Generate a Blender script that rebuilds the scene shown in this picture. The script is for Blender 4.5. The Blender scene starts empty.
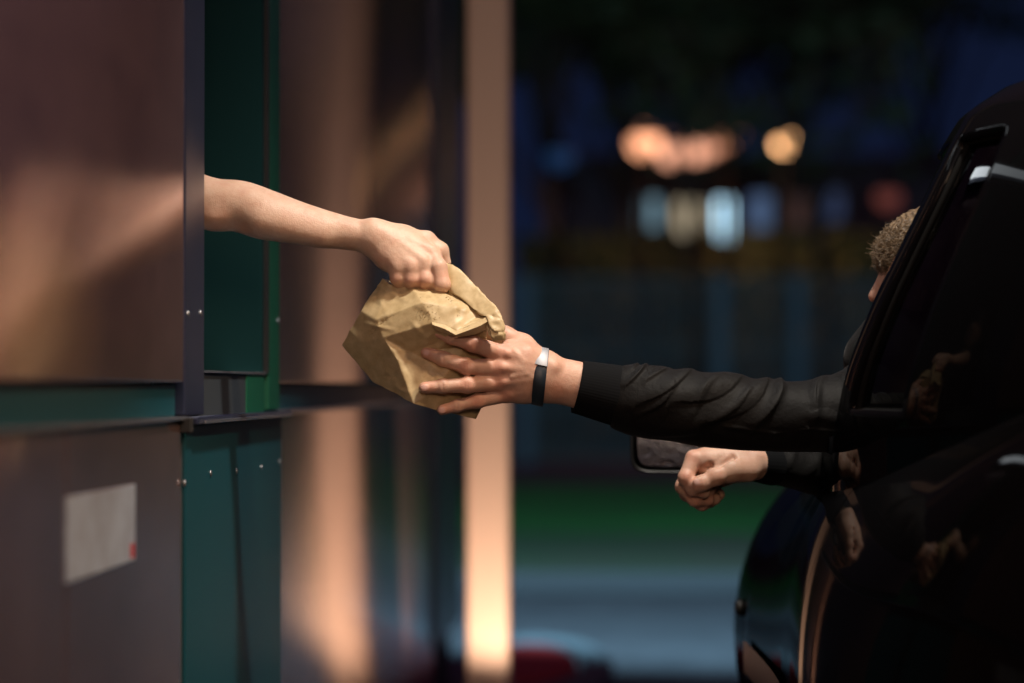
import bpy, bmesh, math, random
import numpy as np
from mathutils import Vector, Matrix
random.seed(7); rng = np.random.default_rng(7)
R = math.radians
scn = bpy.context.scene
COL = scn.collection

# ------------------------------------------------------------------ camera
F = 2774.0; VX, HY = 640.0, 385.0; CAMZ = 1.08; D0 = 4.3
yaw = math.atan((VX-512)/F); pit = math.atan((HY-341.5)/F)
fwd = Vector((-math.sin(yaw)*math.cos(pit), math.cos(yaw)*math.cos(pit), math.sin(pit)))
right = fwd.cross(Vector((0, 0, 1))).normalized(); up = right.cross(fwd)
CAM = Vector((0, 0, CAMZ))
cd = bpy.data.cameras.new('camera'); cam = bpy.data.objects.new('camera', cd); COL.objects.link(cam)
cam.matrix_world = Matrix(((right.x, up.x, -fwd.x, 0), (right.y, up.y, -fwd.y, 0), (right.z, up.z, -fwd.z, CAMZ), (0, 0, 0, 1)))
cd.lens = F*36/1024; cd.sensor_width = 36; cd.clip_end = 3000; cd.clip_start = 0.05
cd.dof.use_dof = True; cd.dof.focus_distance = D0-0.01; cd.dof.aperture_fstop = 1.8
cd.dof.aperture_blades = 9
scn.camera = cam

def at(px, py, D):                    # a pixel seen at depth D
    return CAM + D*(fwd + right*((px-512)/F) + up*((341.5-py)/F))
def lat(px, D): return at(px, HY, D).x
def hgt(py, D): return at(VX, py, D).z
S = D0/F
O0 = at(512, 341.5, D0)
MW = np.array([[right.x, -up.x, fwd.x], [right.y, -up.y, fwd.y], [right.z, -up.z, fwd.z]])*S
OW = np.array(O0) - MW @ np.array([512, 341.5, 0.0])
def w3(P):                            # modelling space (1 unit = 1.55 mm in the focus plane) -> world metres
    return np.asarray(P, float) @ MW.T + OW

# ------------------------------------------------------------------ object helpers
def tag(o, label=None, cat=None, group=None, kind=None):
    if label: o['label'] = label
    if cat: o['category'] = cat
    if group: o['group'] = group
    if kind: o['kind'] = kind
    return o
def empty(name, loc, label, cat, group=None, rz=0):
    o = bpy.data.objects.new(name, None); COL.objects.link(o); o.location = loc; o.rotation_euler[2] = rz
    o.empty_display_size = 0.1
    return tag(o, label, cat, group)
def mesh_obj(name, V, Fc, mat, parent=None, smooth=True, attrs=None, local=False):
    me = bpy.data.meshes.new(name)
    V = np.asarray(V, float)
    if parent is not None and not local: V = V - np.array(parent.location)
    me.from_pydata([tuple(v) for v in V], [], [tuple(int(i) for i in f) for f in Fc]); me.update()
    if smooth: me.polygons.foreach_set('use_smooth', [True]*len(me.polygons))
    if attrs:
        for k, a in attrs.items():
            at_ = me.attributes.new(k, 'FLOAT', 'POINT'); at_.data.foreach_set('value', np.asarray(a, np.float32))
    o = bpy.data.objects.new(name, me); COL.objects.link(o)
    if mat: me.materials.append(mat)
    if parent is not None: o.parent = parent
    return o
def bm_obj(name, bm, mat, parent=None, smooth=False):
    bmesh.ops.recalc_face_normals(bm, faces=bm.faces)
    me = bpy.data.meshes.new(name)
    if parent is not None: bmesh.ops.translate(bm, verts=bm.verts, vec=-Vector(parent.location))
    bm.to_mesh(me); bm.free()
    if smooth: me.polygons.foreach_set('use_smooth', [True]*len(me.polygons))
    o = bpy.data.objects.new(name, me); COL.objects.link(o)
    if mat: me.materials.append(mat)
    if parent is not None: o.parent = parent
    return o
def box(bm, x0, x1, y0, y1, z0, z1, bev=0.0):
    r = bmesh.ops.create_cube(bm, size=1.0)
    vs = r['verts']
    for v in vs:
        v.co = Vector(((x0+x1)/2+v.co.x*(x1-x0), (y0+y1)/2+v.co.y*(y1-y0), (z0+z1)/2+v.co.z*(z1-z0)))
    if bev > 0:
        es = list({e for v in vs for e in v.link_edges})
        bmesh.ops.bevel(bm, geom=es, offset=bev, segments=2, affect='EDGES', profile=0.5)
def boxo(name, x0, x1, y0, y1, z0, z1, mat, parent=None, bev=0.0):
    bm = bmesh.new(); box(bm, x0, x1, y0, y1, z0, z1, bev); return bm_obj(name, bm, mat, parent)
def tube(bm, pts, rad, seg=12, caps=True):
    pts = [Vector(p) for p in pts]; rings = []
    if not hasattr(rad, '__len__'): rad = [rad]*len(pts)
    n0 = None
    for i, p in enumerate(pts):
        t = (pts[min(i+1, len(pts)-1)]-pts[max(i-1, 0)]).normalized()
        if n0 is None: n0 = t.orthogonal().normalized()
        n0 = (n0 - t*n0.dot(t)).normalized(); b = t.cross(n0)
        rings.append([bm.verts.new(p+rad[i]*(math.cos(a)*n0+math.sin(a)*b)) for a in [2*math.pi*k/seg for k in range(seg)]])
    for a, b in zip(rings, rings[1:]):
        for k in range(seg): bm.faces.new((a[k], a[(k+1) % seg], b[(k+1) % seg], b[k]))
    if caps: bm.faces.new(rings[0][::-1]); bm.faces.new(rings[-1])
def ngrid(V, Fc, rows, base=0, closed=False):
    pass
def grid_faces(nu, nv, wrap=False, base=0):
    f = []
    for i in range(nu-1):
        for j in range(nv if wrap else nv-1):
            j2 = (j+1) % nv
            f.append((base+i*nv+j, base+i*nv+j2, base+(i+1)*nv+j2, base+(i+1)*nv+j))
    return f

# ------------------------------------------------------------------ materials
def mat(name, col=(0.5, 0.5, 0.5), rough=0.5, metal=0.0, **kw):
    m = bpy.data.materials.new(name); m.use_nodes = True
    b = m.node_tree.nodes['Principled BSDF']
    b.inputs['Base Color'].default_value = (*col, 1); b.inputs['Roughness'].default_value = rough; b.inputs['Metallic'].default_value = metal
    for k, v in kw.items(): b.inputs[k.replace('_', ' ')].default_value = v
    return m
def nodes(m): return m.node_tree.nodes, m.node_tree.links, m.node_tree.nodes['Principled BSDF']
def noise(m, scale, detail=4, rough=0.55, vec='Object', stretch=(1, 1, 1)):
    n, l, b = nodes(m)
    tc = n.new('ShaderNodeTexCoord'); mp = n.new('ShaderNodeMapping'); mp.inputs['Scale'].default_value = stretch
    nz = n.new('ShaderNodeTexNoise'); nz.inputs['Scale'].default_value = scale; nz.inputs['Detail'].default_value = detail; nz.inputs['Roughness'].default_value = rough
    l.new(tc.outputs[vec], mp.inputs['Vector']); l.new(mp.outputs[0], nz.inputs['Vector'])
    return nz.outputs['Fac']
def ramp(m, fac, stops):
    n, l, b = nodes(m); r = n.new('ShaderNodeValToRGB')
    e = r.color_ramp.elements
    while len(e) < len(stops): e.new(0.5)
    for el, (p, c) in zip(e, stops): el.position = p; el.color = (*c, 1) if len(c) == 3 else c
    l.new(fac, r.inputs['Fac']); return r.outputs['Color']
def bump(m, fac, strength=0.3, dist=0.001):
    n, l, b = nodes(m); bp = n.new('ShaderNodeBump'); bp.inputs['Strength'].default_value = strength; bp.inputs['Distance'].default_value = dist
    l.new(fac, bp.inputs['Height']); 
    if b.inputs['Normal'].links: l.new(b.inputs['Normal'].links[0].from_socket, bp.inputs['Normal'])
    l.new(bp.outputs[0], b.inputs['Normal'])
def setcol(m, c): n, l, b = nodes(m); l.new(c, b.inputs['Base Color'])
def roughvar(m, fac, a, b_):
    n, l, b = nodes(m); mr = n.new('ShaderNodeMapRange'); mr.inputs['To Min'].default_value = a; mr.inputs['To Max'].default_value = b_
    mr.inputs['From Min'].default_value = 0.3; mr.inputs['From Max'].default_value = 0.7
    l.new(fac, mr.inputs['Value']); l.new(mr.outputs[0], b.inputs['Roughness'])
def emis(name, col, s):
    m = mat(name, (0.02, 0.02, 0.02), 0.5); b = nodes(m)[2]
    b.inputs['Emission Color'].default_value = (*col, 1); b.inputs['Emission Strength'].default_value = s; return m

def skin_mat(name, base, flush, sss=0.12):
    m = mat(name, base, 0.46); n, l, b = nodes(m)
    b.inputs['Subsurface Weight'].default_value = sss; b.inputs['Subsurface Radius'].default_value = (0.9, 0.32, 0.16); b.inputs['Subsurface Scale'].default_value = 0.006
    b.inputs['Specular IOR Level'].default_value = 0.42
    f = noise(m, 38, 6, 0.7); c = ramp(m, f, [(0.3, (base[0]*0.92, base[1]*0.76, base[2]*0.72)), (0.7, tuple(min(1, x*1.08) for x in base))])
    a = n.new('ShaderNodeAttribute'); a.attribute_name = 'flush'
    mx = n.new('ShaderNodeMix'); mx.data_type = 'RGBA'; l.new(a.outputs['Fac'], mx.inputs[0]); l.new(c, mx.inputs[6]); mx.inputs[7].default_value = (*flush, 1)
    a2 = n.new('ShaderNodeAttribute'); a2.attribute_name = 'nail'
    m2 = n.new('ShaderNodeMix'); m2.data_type = 'RGBA'; l.new(a2.outputs['Fac'], m2.inputs[0]); l.new(mx.outputs[2], m2.inputs[6]); m2.inputs[7].default_value = (0.72, 0.47, 0.42, 1)
    l.new(m2.outputs[2], b.inputs['Base Color'])
    bump(m, noise(m, 520, 5, 0.65), 0.6, 0.0007); bump(m, noise(m, 110, 4, 0.6), 0.4, 0.0016)
    return m
M = {}
M['skin_w'] = skin_mat('worker_skin', (0.62, 0.44, 0.33), (0.66, 0.30, 0.20))
M['skin_d'] = skin_mat('driver_skin', (0.57, 0.375, 0.28), (0.60, 0.25, 0.17))
def paper():
    m = mat('kraft_paper', (0.42, 0.29, 0.15), 0.48)
    f = noise(m, 60, 6, 0.65, stretch=(1, 1, 1)); setcol(m, ramp(m, f, [(0.3, (0.42, 0.305, 0.15)), (0.7, (0.58, 0.45, 0.25))]))
    bump(m, noise(m, 900, 4, 0.7), 0.15, 0.0005)
    bump(m, noise(m, 30, 2, 0.5), 0.25, 0.003)
    nodes(m)[2].inputs['Sheen Weight'].default_value = 0.05
    return m
M['paper'] = paper()
def jacket():
    m = mat('jacket_nylon', (0.0055, 0.0053, 0.0053), 0.6, 0.0, Specular_IOR_Level=0.11)
    nodes(m)[2].inputs['Sheen Weight'].default_value = 0.05; nodes(m)[2].inputs['Sheen Roughness'].default_value = 0.4
    bump(m, noise(m, 900, 3), 0.25, 0.0004); bump(m, noise(m, 50, 5, 0.6), 0.45, 0.004)
    return m
M['jacket'] = jacket()
M['knit'] = mat('ribbed_knit', (0.0025, 0.003, 0.004), 0.9, 0.0, Specular_IOR_Level=0.15)
def panel(name, base, rough, metal=0.85):
    m = mat(name, base, rough, metal); n, l, b = nodes(m)
    # brushed along the wall: fine grooves running horizontally smear reflections vertically
    b.inputs['Anisotropic'].default_value = 1.0; b.inputs['Anisotropic Rotation'].default_value = 0.25
    tg = n.new('ShaderNodeTangent'); tg.direction_type = 'RADIAL'; tg.axis = 'Z'
    l.new(tg.outputs[0], b.inputs['Tangent'])
    # hairline grooves far finer than a pixel: each height has its own slight tilt
    tc = n.new('ShaderNodeTexCoord'); sp = n.new('ShaderNodeSeparateXYZ'); mu = n.new('ShaderNodeMath'); mu.operation = 'MULTIPLY'; mu.inputs[1].default_value = 9000
    wn = n.new('ShaderNodeTexWhiteNoise'); wn.noise_dimensions = '1D'; mr = n.new('ShaderNodeMapRange'); mr.inputs['To Min'].default_value = -0.20; mr.inputs['To Max'].default_value = 0.20
    cb = n.new('ShaderNodeCombineXYZ'); ge = n.new('ShaderNodeNewGeometry'); va = n.new('ShaderNodeVectorMath'); va.operation = 'ADD'; vn = n.new('ShaderNodeVectorMath'); vn.operation = 'NORMALIZE'
    l.new(tc.outputs['Object'], sp.inputs[0]); l.new(sp.outputs['Z'], mu.inputs[0]); l.new(mu.outputs[0], wn.inputs['W']); l.new(wn.outputs['Value'], mr.inputs['Value']); l.new(mr.outputs[0], cb.inputs['Z'])
    l.new(ge.outputs['Normal'], va.inputs[0]); l.new(cb.outputs[0], va.inputs[1]); l.new(va.outputs[0], vn.inputs[0]); l.new(vn.outputs[0], b.inputs['Normal'])
    f = noise(m, 1.6, 5, 0.6, stretch=(1, 1, 0.6)); roughvar(m, f, rough-0.02, rough+0.03)
    g = noise(m, 7, 6, 0.7, stretch=(1, 0.6, 1.4)); setcol(m, ramp(m, g, [(0.3, tuple(x*0.8 for x in base)), (0.7, tuple(min(1, x*1.1) for x in base))]))
    return m
M['panel'] = panel('satin_steel_panel', (0.46, 0.29, 0.275), 0.11, 0.76)
M['teal'] = mat('teal_painted_panel', (0.008, 0.065, 0.085), 0.42, 0.0, Specular_IOR_Level=0.25); bump(M['teal'], noise(M['teal'], 200, 3, 0.5), 0.1, 0.001)
M['navy'] = panel('navy_profile', (0.032, 0.04, 0.08), 0.35, 0.4)
M['green'] = mat('green_frame', (0.003, 0.10, 0.05), 0.5)
M['jamb'] = mat('dark_jamb', (0.006, 0.034, 0.036), 0.75, 0.0, Specular_IOR_Level=0.1)
M['chrome'] = mat('bright_lip', (0.6, 0.65, 0.72), 0.25, 0.9)
M['greysill'] = mat('grey_sill', (0.035, 0.045, 0.055), 0.6, 0.0)
M['screw'] = mat('screw_steel', (0.4, 0.42, 0.45), 0.35, 0.9)
M['dark'] = mat('dark_interior', (0.01, 0.012, 0.014), 0.8)
M['trim'] = mat('black_trim', (0.01, 0.01, 0.01), 0.35)
M['seal'] = mat('matt_seal', (0.006, 0.006, 0.006), 0.85, 0.0, Specular_IOR_Level=0.08)
M['rubber'] = mat('rubber', (0.012, 0.012, 0.012), 0.75)
def carpaint():
    m = mat('black_car_paint', (0.003, 0.003, 0.0035), 0.5)
    b = nodes(m)[2]; b.inputs['Specular IOR Level'].default_value = 0.0; b.inputs['Coat Weight'].default_value = 0.26; b.inputs['Coat Roughness'].default_value = 0.05; b.inputs['Coat IOR'].default_value = 1.33
    return m
M['paint'] = carpaint()
M['glass'] = mat('tinted_glass', (0.02, 0.022, 0.025), 0.02, 0.0, Transmission_Weight=1.0, IOR=1.25)
M['mirror'] = mat('mirror_glass', (0.22, 0.24, 0.26), 0.10, 1.0); bump(M['mirror'], noise(M['mirror'], 60, 5, 0.7), 0.6, 0.004)
M['alloy'] = mat('alloy', (0.4, 0.4, 0.42), 0.3, 0.9)
M['redlens'] = mat('red_lens', (0.35, 0.01, 0.01), 0.15)
M['lens'] = mat('headlight_lens', (0.6, 0.62, 0.65), 0.1)
M['fabric'] = mat('seat_fabric', (0.02, 0.02, 0.022), 0.9)
def hairm():
    m = mat('blond_hair', (0.24, 0.15, 0.07), 0.38); f = noise(m, 120, 3)
    setcol(m, ramp(m, f, [(0.3, (0.06, 0.038, 0.02)), (0.7, (0.24, 0.165, 0.095))])); return m
M['hair'] = hairm()

# ------------------------------------------------------------------ implicit surfaces
class SDF:
    """smooth union of tapered limbs sampled on a grid and meshed with surface nets"""
    def __init__(s, lo, hi, h):
        s.h = h; s.lo = np.array(lo, float); n = np.ceil((np.array(hi)-s.lo)/h).astype(int)+1
        s.n = n; s.F = np.full(n, 60.0, np.float32)
    def _sl(s, mn, mx):
        a = np.clip(np.floor((mn-s.lo)/s.h).astype(int), 0, s.n); b = np.clip(np.ceil((mx-s.lo)/s.h).astype(int)+1, 0, s.n)
        if np.any(b-a < 1): return None, None
        ax = [s.lo[i]+s.h*np.arange(a[i], b[i]) for i in range(3)]
        G = np.stack(np.meshgrid(*ax, indexing='ij'), -1)
        return tuple(slice(a[i], b[i]) for i in range(3)), G
    def _comb(s, sl, d, k, op):
        A = s.F[sl]
        if op == 'u':
            h = np.maximum(k-np.abs(A-d), 0)/k; s.F[sl] = np.minimum(A, d)-h*h*k/4
        else:
            d = -d; h = np.maximum(k-np.abs(A-d), 0)/k; s.F[sl] = np.maximum(A, d)+h*h*k/4
    def cone(s, a, b, ra, rb, k=4.0, op='u', flat=None, ff=1.0):
        a = np.array(a, float); b = np.array(b, float); r = max(ra, rb)*max(1, ff)+k+3*s.h
        sl, G = s._sl(np.minimum(a, b)-r, np.maximum(a, b)+r)
        if sl is None: return
        ab = b-a; L = max(ab@ab, 1e-9); t = np.clip(((G-a)@ab)/L, 0, 1)
        q = G-(a+t[..., None]*ab)
        if flat is not None:
            f = np.array(flat, float); f /= np.linalg.norm(f); c = q@f
            q = q+(c*(1/ff-1))[..., None]*f
        d = np.linalg.norm(q, axis=-1)-(ra+(rb-ra)*t)
        if ff < 1: d = d*ff**0.5
        s._comb(sl, d.astype(np.float32), k, op)
    def chain(s, pts, rad, k=4.0, sm=0, **kw):
        if sm:                                  # resample smoothly (limbs without kinks)
            A = np.array([(*p, r) for p, r in zip(pts, rad)], float); Q = []
            for i in range(len(A)-1):
                p = [A[np.clip(i+d, 0, len(A)-1)] for d in (-1, 0, 1, 2)]
                for f in np.arange(sm)/sm: Q.append(0.5*((2*p[1])+(-p[0]+p[2])*f+(2*p[0]-5*p[1]+4*p[2]-p[3])*f*f+(-p[0]+3*p[1]-3*p[2]+p[3])*f**3))
            Q.append(A[-1]); Q = np.array(Q); pts, rad = Q[:, :3], Q[:, 3]
            k = 0.8
        for i in range(len(pts)-1): s.cone(pts[i], pts[i+1], rad[i], rad[i+1], k, **kw)
    def ell(s, c, r, k=4.0, op='u', rot=None):
        c = np.array(c, float); r = np.array(r, float); m = r.max()+k+3*s.h
        sl, G = s._sl(c-m, c+m)
        if sl is None: return
        q = G-c
        if rot is not None: q = q@np.array(rot, float)
        n1 = np.linalg.norm(q/r, axis=-1); n2 = np.linalg.norm(q/(r*r), axis=-1)+1e-6
        s._comb(sl, (n1*(n1-1)/n2).astype(np.float32), k, op)
    def mesh(s):
        Fd = s.F; n = s.n; ins = Fd < 0
        c = [ins[i:n[0]-1+i, j:n[1]-1+j, k:n[2]-1+k] for i in (0, 1) for j in (0, 1) for k in (0, 1)]
        cnt = sum(x.astype(np.int8) for x in c); act = (cnt > 0) & (cnt < 8)
        idx = np.argwhere(act); ids = -np.ones(act.shape, np.int64); ids[act] = np.arange(len(idx))
        P = np.zeros((len(idx), 3)); W = np.zeros(len(idx))
        offs = [(i, j, k) for i in (0, 1) for j in (0, 1) for k in (0, 1)]
        for a in offs:
            for ax in range(3):
                if a[ax] == 1: continue
                b = list(a); b[ax] = 1
                ia = idx+np.array(a); ib = idx+np.array(b)
                fa = Fd[ia[:, 0], ia[:, 1], ia[:, 2]]; fb = Fd[ib[:, 0], ib[:, 1], ib[:, 2]]
                m = (fa < 0) != (fb < 0)
                t = np.where(m, fa/np.where(m, fa-fb, 1), 0)
                p = ia+(ib-ia)*t[:, None]
                P[m] += p[m]; W[m] += 1
        V = s.lo+s.h*P/W[:, None]
        faces = []
        for ax in range(3):
            o = [1, 1, 1]; o[ax] = 0
            sh = [slice(1, n[i]-1) for i in range(3)]; sh[ax] = slice(0, n[ax]-1)
            A = ins[tuple(sh)]; sh2 = list(sh); sh2[ax] = slice(1, n[ax]); B = ins[tuple(sh2)]
            e = np.argwhere(A != B)+np.array([1 if i != ax else 0 for i in range(3)])
            sgn = ins[e[:, 0], e[:, 1], e[:, 2]]
            u, v = [(1, 2), (2, 0), (0, 1)][ax]
            du = np.zeros(3, int); du[u] = 1; dv = np.zeros(3, int); dv[v] = 1
            q = [ids[tuple((e-x).T)] for x in (0*du, du, du+dv, dv)]
            q = np.stack(q, 1); q[~sgn] = q[~sgn][:, ::-1]
            faces.append(q)
        Fc = np.concatenate(faces); Fc = Fc[(Fc >= 0).all(1)]
        return V, Fc
def relax(V, Fc, it=2, lam=0.5):
    V = V.copy(); n = len(V)
    E = np.concatenate([Fc[:, [i, (i+1) % 4]] for i in range(4)]); E = np.concatenate([E, E[:, ::-1]])
    cnt = np.bincount(E[:, 0], minlength=n)[:, None]
    for _ in range(it):
        for l in (lam, -lam*0.9):
            A = np.stack([np.bincount(E[:, 0], V[E[:, 1], i], n) for i in range(3)], 1)/np.maximum(cnt, 1)
            V += l*(A-V)
    return V
def spots(V, pts, rad, amp=1.0):
    a = np.zeros(len(V))
    for p in pts:
        r = p[3] if len(p) > 3 else rad; g = p[4] if len(p) > 4 else amp
        d = np.linalg.norm(V-np.array(p[:3]), axis=1); a = np.maximum(a, g*np.exp(-(d/r)**2*1.4))
    return a
def joined(parts):
    Vs, Fs, As, b = [], [], {'flush': [], 'nail': []}, 0
    for V, Fc, fl, nl in parts:
        Vs.append(V); Fs.append(Fc+b); b += len(V); As['flush'].append(fl); As['nail'].append(nl)
    return np.concatenate(Vs), np.concatenate(Fs), {k: np.concatenate(v) for k, v in As.items()}

# ------------------------------------------------------------------ worker reaching out of the window
def worker():
    s = SDF((120, 150, -60), (470, 310, 75), 1.0)
    # forearm, elbow, upper arm going back into the room
    s.chain([(150, 176, 30), (186, 196, 8), (214, 204, 0), (240, 206.5, -1), (265, 214.5, -2), (300, 223, -1), (340, 232, 0), (366, 236.5, 0), (384, 241, 0)],
            [29, 27, 25.5, 25.5, 25, 20.5, 17, 15.4, 15.0], sm=8)
    s.ell((215, 219, -13), (13, 9, 11), 14)                       # point of the elbow
    s.ell((236, 231, -26), (12, 2.6, 3), 12, 's')
    s.cone((262, 222, -19), (322, 237, -13), 7, 5, 20)           # muscle edge
    s.ell((372, 226, -6), (6, 5, 6), 10)                         # wrist bone
    # metacarpals
    W = (376, 238, 0)
    mcp = {'i': (431, 254, -2), 'm': (424, 264, -10), 'r': (411, 268, -13), 'p': (398, 268, -12)}
    c35, s35 = math.cos(R(38)), math.sin(R(38)); rot = [[c35, -s35, 0], [s35, c35, 0], [0, 0, 1]]
    s.ell((403, 251, 2), (31, 19, 16), 10, rot=rot)
    s.chain([W, (402, 241, 6), mcp['i']], [14.5, 13.5, 9.5], 10)
    s.chain([W, (400, 248, 0), mcp['m']], [14, 13.2, 9.4], 10)
    s.chain([W, (394, 252, -3), mcp['r']], [14, 12.5, 9.0], 10)
    s.chain([(378, 243, -1), (388, 256, -5), mcp['p']], [13, 12, 8.4], 10)
    # tendons
    for k, e in (('m', (388, 236, -13)), ('r', (386, 243, -14)), ('p', (384, 249, -13)), ('i', (394, 233, -5))):
        m_ = mcp[k]; s.cone((e[0], e[1]+2, e[2]+1.5), (m_[0]-2, m_[1]-5, m_[2]-6.0), 1.6, 3.0, 8)
    s.cone((393, 244, -16.5), (403, 254, -18), 1.2, 1.0, 4)
    for k in mcp: m_ = mcp[k]; s.ell((m_[0]+1, m_[1]+1, m_[2]-4), (6.6, 6.6, 6.4), 6)
    # fingers curled down round the rolled edge
    s.chain([mcp['i'], (438.5, 268, -14), (442.5, 285, -18), (436, 293, -5)], [9.4, 9.0, 8.4, 7], 2.2)
    s.chain([mcp['m'], (426, 280, -16), (424, 289, -8)], [9.2, 8.1, 6.8], 4)
    s.chain([mcp['r'], (412, 279.5, -16), (412, 288, -8)], [8.9, 7.6, 6.2], 4)
    s.chain([mcp['p'], (398, 278, -14.5), (400, 286, -7)], [8.4, 7.0, 5.4], 4)
    # thumb, behind, on the far side of the roll
    s.chain([(402, 238, 8), (426, 240, 12), (440, 250, 12), (445, 262, 12)], [11, 8.6, 7.4, 6], 6)
    for a, b in (((405, 284, -28), (405.5, 274, -25)), ((419, 285, -28), (419, 275, -24)), ((433.5, 288, -27), (432, 272, -22))):
        s.cone(a, b, 1.9, 0.9, 2.0, 's')
    V, Fc = s.mesh(); V = relax(V, Fc, 2)
    fl = spots(V, [(424, 281, -20, 10, .75), (411, 281, -22, 9, .6), (397, 279, -20, 9, .5), (441, 280, -18, 12, .6), (442, 292, -10, 8, .6), (430, 256, -6, 9, .4),
                   (416, 266, -20, 8, .35), (440, 256, 16, 9, .4), (215, 224, -20, 18, .45), (245, 236, -16, 16, .5)], 10)
    parts = [(V, Fc, fl, np.zeros(len(V)))]
    # torso and head inside the room
    t = SDF((-120, -60, -40), (190, 640, 200), 5.0)
    t.cone((60, 190, 90), (60, 380, 90), 62, 55, 30); t.cone((60, 380, 90), (60, 600, 90), 55, 48, 20)
    t.cone((110, 175, 45), (158, 184, 24), 32, 27, 20); t.cone((60, 165, 100), (110, 175, 45), 40, 32, 20)
    t.cone((55, 170, 140), (40, 300, 160), 34, 28, 20); t.cone((40, 300, 160), (60, 390, 120), 26, 20, 14)
    t.cone((62, 170, 85), (66, 110, 80), 28, 26, 12); t.ell((66, 58, 76), (50, 66, 58), 10); t.ell((80, 88, 72), (34, 40, 40), 12)
    t.ell((118, 70, 74), (9, 10, 8), 8)
    Vt, Ft = t.mesh(); Vt = relax(Vt, Ft, 2)
    parts.append((Vt, Ft, np.zeros(len(Vt)), np.zeros(len(Vt))))
    V, Fc, A = joined(parts)
    base = w3((60, 640, 90))
    root = empty('person', tuple(base), 'worker reaching a bare forearm out of the serving window, gripping the bag top', 'person')
    mesh_obj('body', w3(V), Fc, M['skin_w'], root, attrs=A)
    # polo shirt, short sleeve ending above the elbow
    t = SDF((-130, 90, -60), (180, 660, 210), 5.0)
    t.cone((60, 190, 90), (60, 380, 90), 68, 62, 30); t.cone((60, 380, 90), (60, 600, 90), 62, 56, 20)
    t.cone((110, 175, 45), (128, 178, 38), 38, 36, 20); t.cone((60, 165, 100), (110, 175, 45), 46, 38, 20)
    t.cone((55, 170, 140), (45, 240, 152), 40, 36, 20)
    V, Fc = t.mesh(); V = relax(V, Fc, 2)
    mesh_obj('shirt', w3(V), Fc, mat('worker_shirt', (0.02, 0.02, 0.03), 0.8), root)
    t = SDF((-10, -30, 0), (140, 130, 150), 4.0)
    t.ell((60, 50, 76), (56, 62, 63), 8); t.ell((96, 92, 74), (34, 40, 60), 8, 's')
    V, Fc = t.mesh(); V = relax(V, Fc, 2)
    mesh_obj('hair', w3(V), Fc, mat('dark_hair', (0.02, 0.013, 0.01), 0.5), root)
worker()

# ------------------------------------------------------------------ driver
def sleeve(stations, seg, n, folds, seed, amp=1.0):
    st = np.array(stations, float); tt = np.linspace(0, len(st)-1, n)
    # smooth interpolation of stations
    def cr(i, f):
        p = [st[np.clip(i+d, 0, len(st)-1)] for d in (-1, 0, 1, 2)]
        return 0.5*((2*p[1])+(-p[0]+p[2])*f+(2*p[0]-5*p[1]+4*p[2]-p[3])*f*f+(-p[0]+3*p[1]-3*p[2]+p[3])*f**3)
    Q = np.array([cr(min(int(t), len(st)-2), t-min(int(t), len(st)-2)) for t in tt])
    C = Q[:, :3]; T = np.gradient(C, axis=0); T /= np.linalg.norm(T, axis=1)[:, None]
    th = np.linspace(0, 2*np.pi, seg, endpoint=False)
    U = np.array([0, -1.0, 0]) - T*(T@np.array([0, -1.0, 0]))[:, None]; U /= np.linalg.norm(U, axis=1)[:, None]
    B = np.cross(T, U)
    B *= np.sign(B[:, 2:3])*-1     # B towards the camera
    d = np.zeros((n, seg))
    X = C[:, 0][:, None]+0*th[None]
    ang = np.degrees(((th+np.pi) % (2*np.pi))-np.pi)[None]+0*X    # 0 = top, 90 = towards camera
    for f in folds:
        x0, a0, x1, a1, w, h = f[:6]
        # ridge from (x0,a0) to (x1,a1); width w in units, height h
        ax, ay = x0, a0*0.62; bx, by = x1, a1*0.62
        px, py = X-ax, ang*0.62-ay; L = (bx-ax)**2+(by-ay)**2
        t = np.clip((px*(bx-ax)+py*(by-ay))/L, 0, 1)
        bow = (f[6] if len(f) > 6 else 0)*np.sin(np.pi*t)
        dx = px-t*(bx-ax)-bow; dy = py-t*(by-ay)
        dist = np.sqrt(dx*dx+dy*dy); tap = 0.35+0.65*np.sin(np.pi*np.clip(t*0.9+0.05, 0, 1))
        side = np.sign(dx)
        wl = np.where(side > 0, w*0.55, w*1.2)        # steeper on one side, like a cloth fold
        d += 0.85*h*tap*np.exp(-(dist/wl)**2)
    r2 = np.random.default_rng(seed)
    for _ in range(26):
        k1, k2, p = r2.normal(0, 0.07), r2.integers(-4, 5), r2.uniform(0, 6.28)
        d += 0.16*amp*np.sin(k1*X+k2*th[None]+p)
    env = np.clip((tt-0.0)/1.5, 0, 1)[:, None]
    P = C[:, None]+((Q[:, 3][:, None]+d)*np.cos(th))[..., None]*U[:, None]+((Q[:, 4][:, None]+d)*np.sin(th))[..., None]*B[:, None]
    Fc = grid_faces(n, seg, True)
    V = P.reshape(-1, 3)
    # turned-in end
    base = len(V); V = list(V)
    end = [C[0]+(p-C[0])*0.9+T[0]*4 for p in P[0]]
    V += end
    for j in range(seg): Fc.append((base+j, base+(j+1) % seg, (j+1) % seg, j))
    return np.array(V), np.array(Fc)

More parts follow.
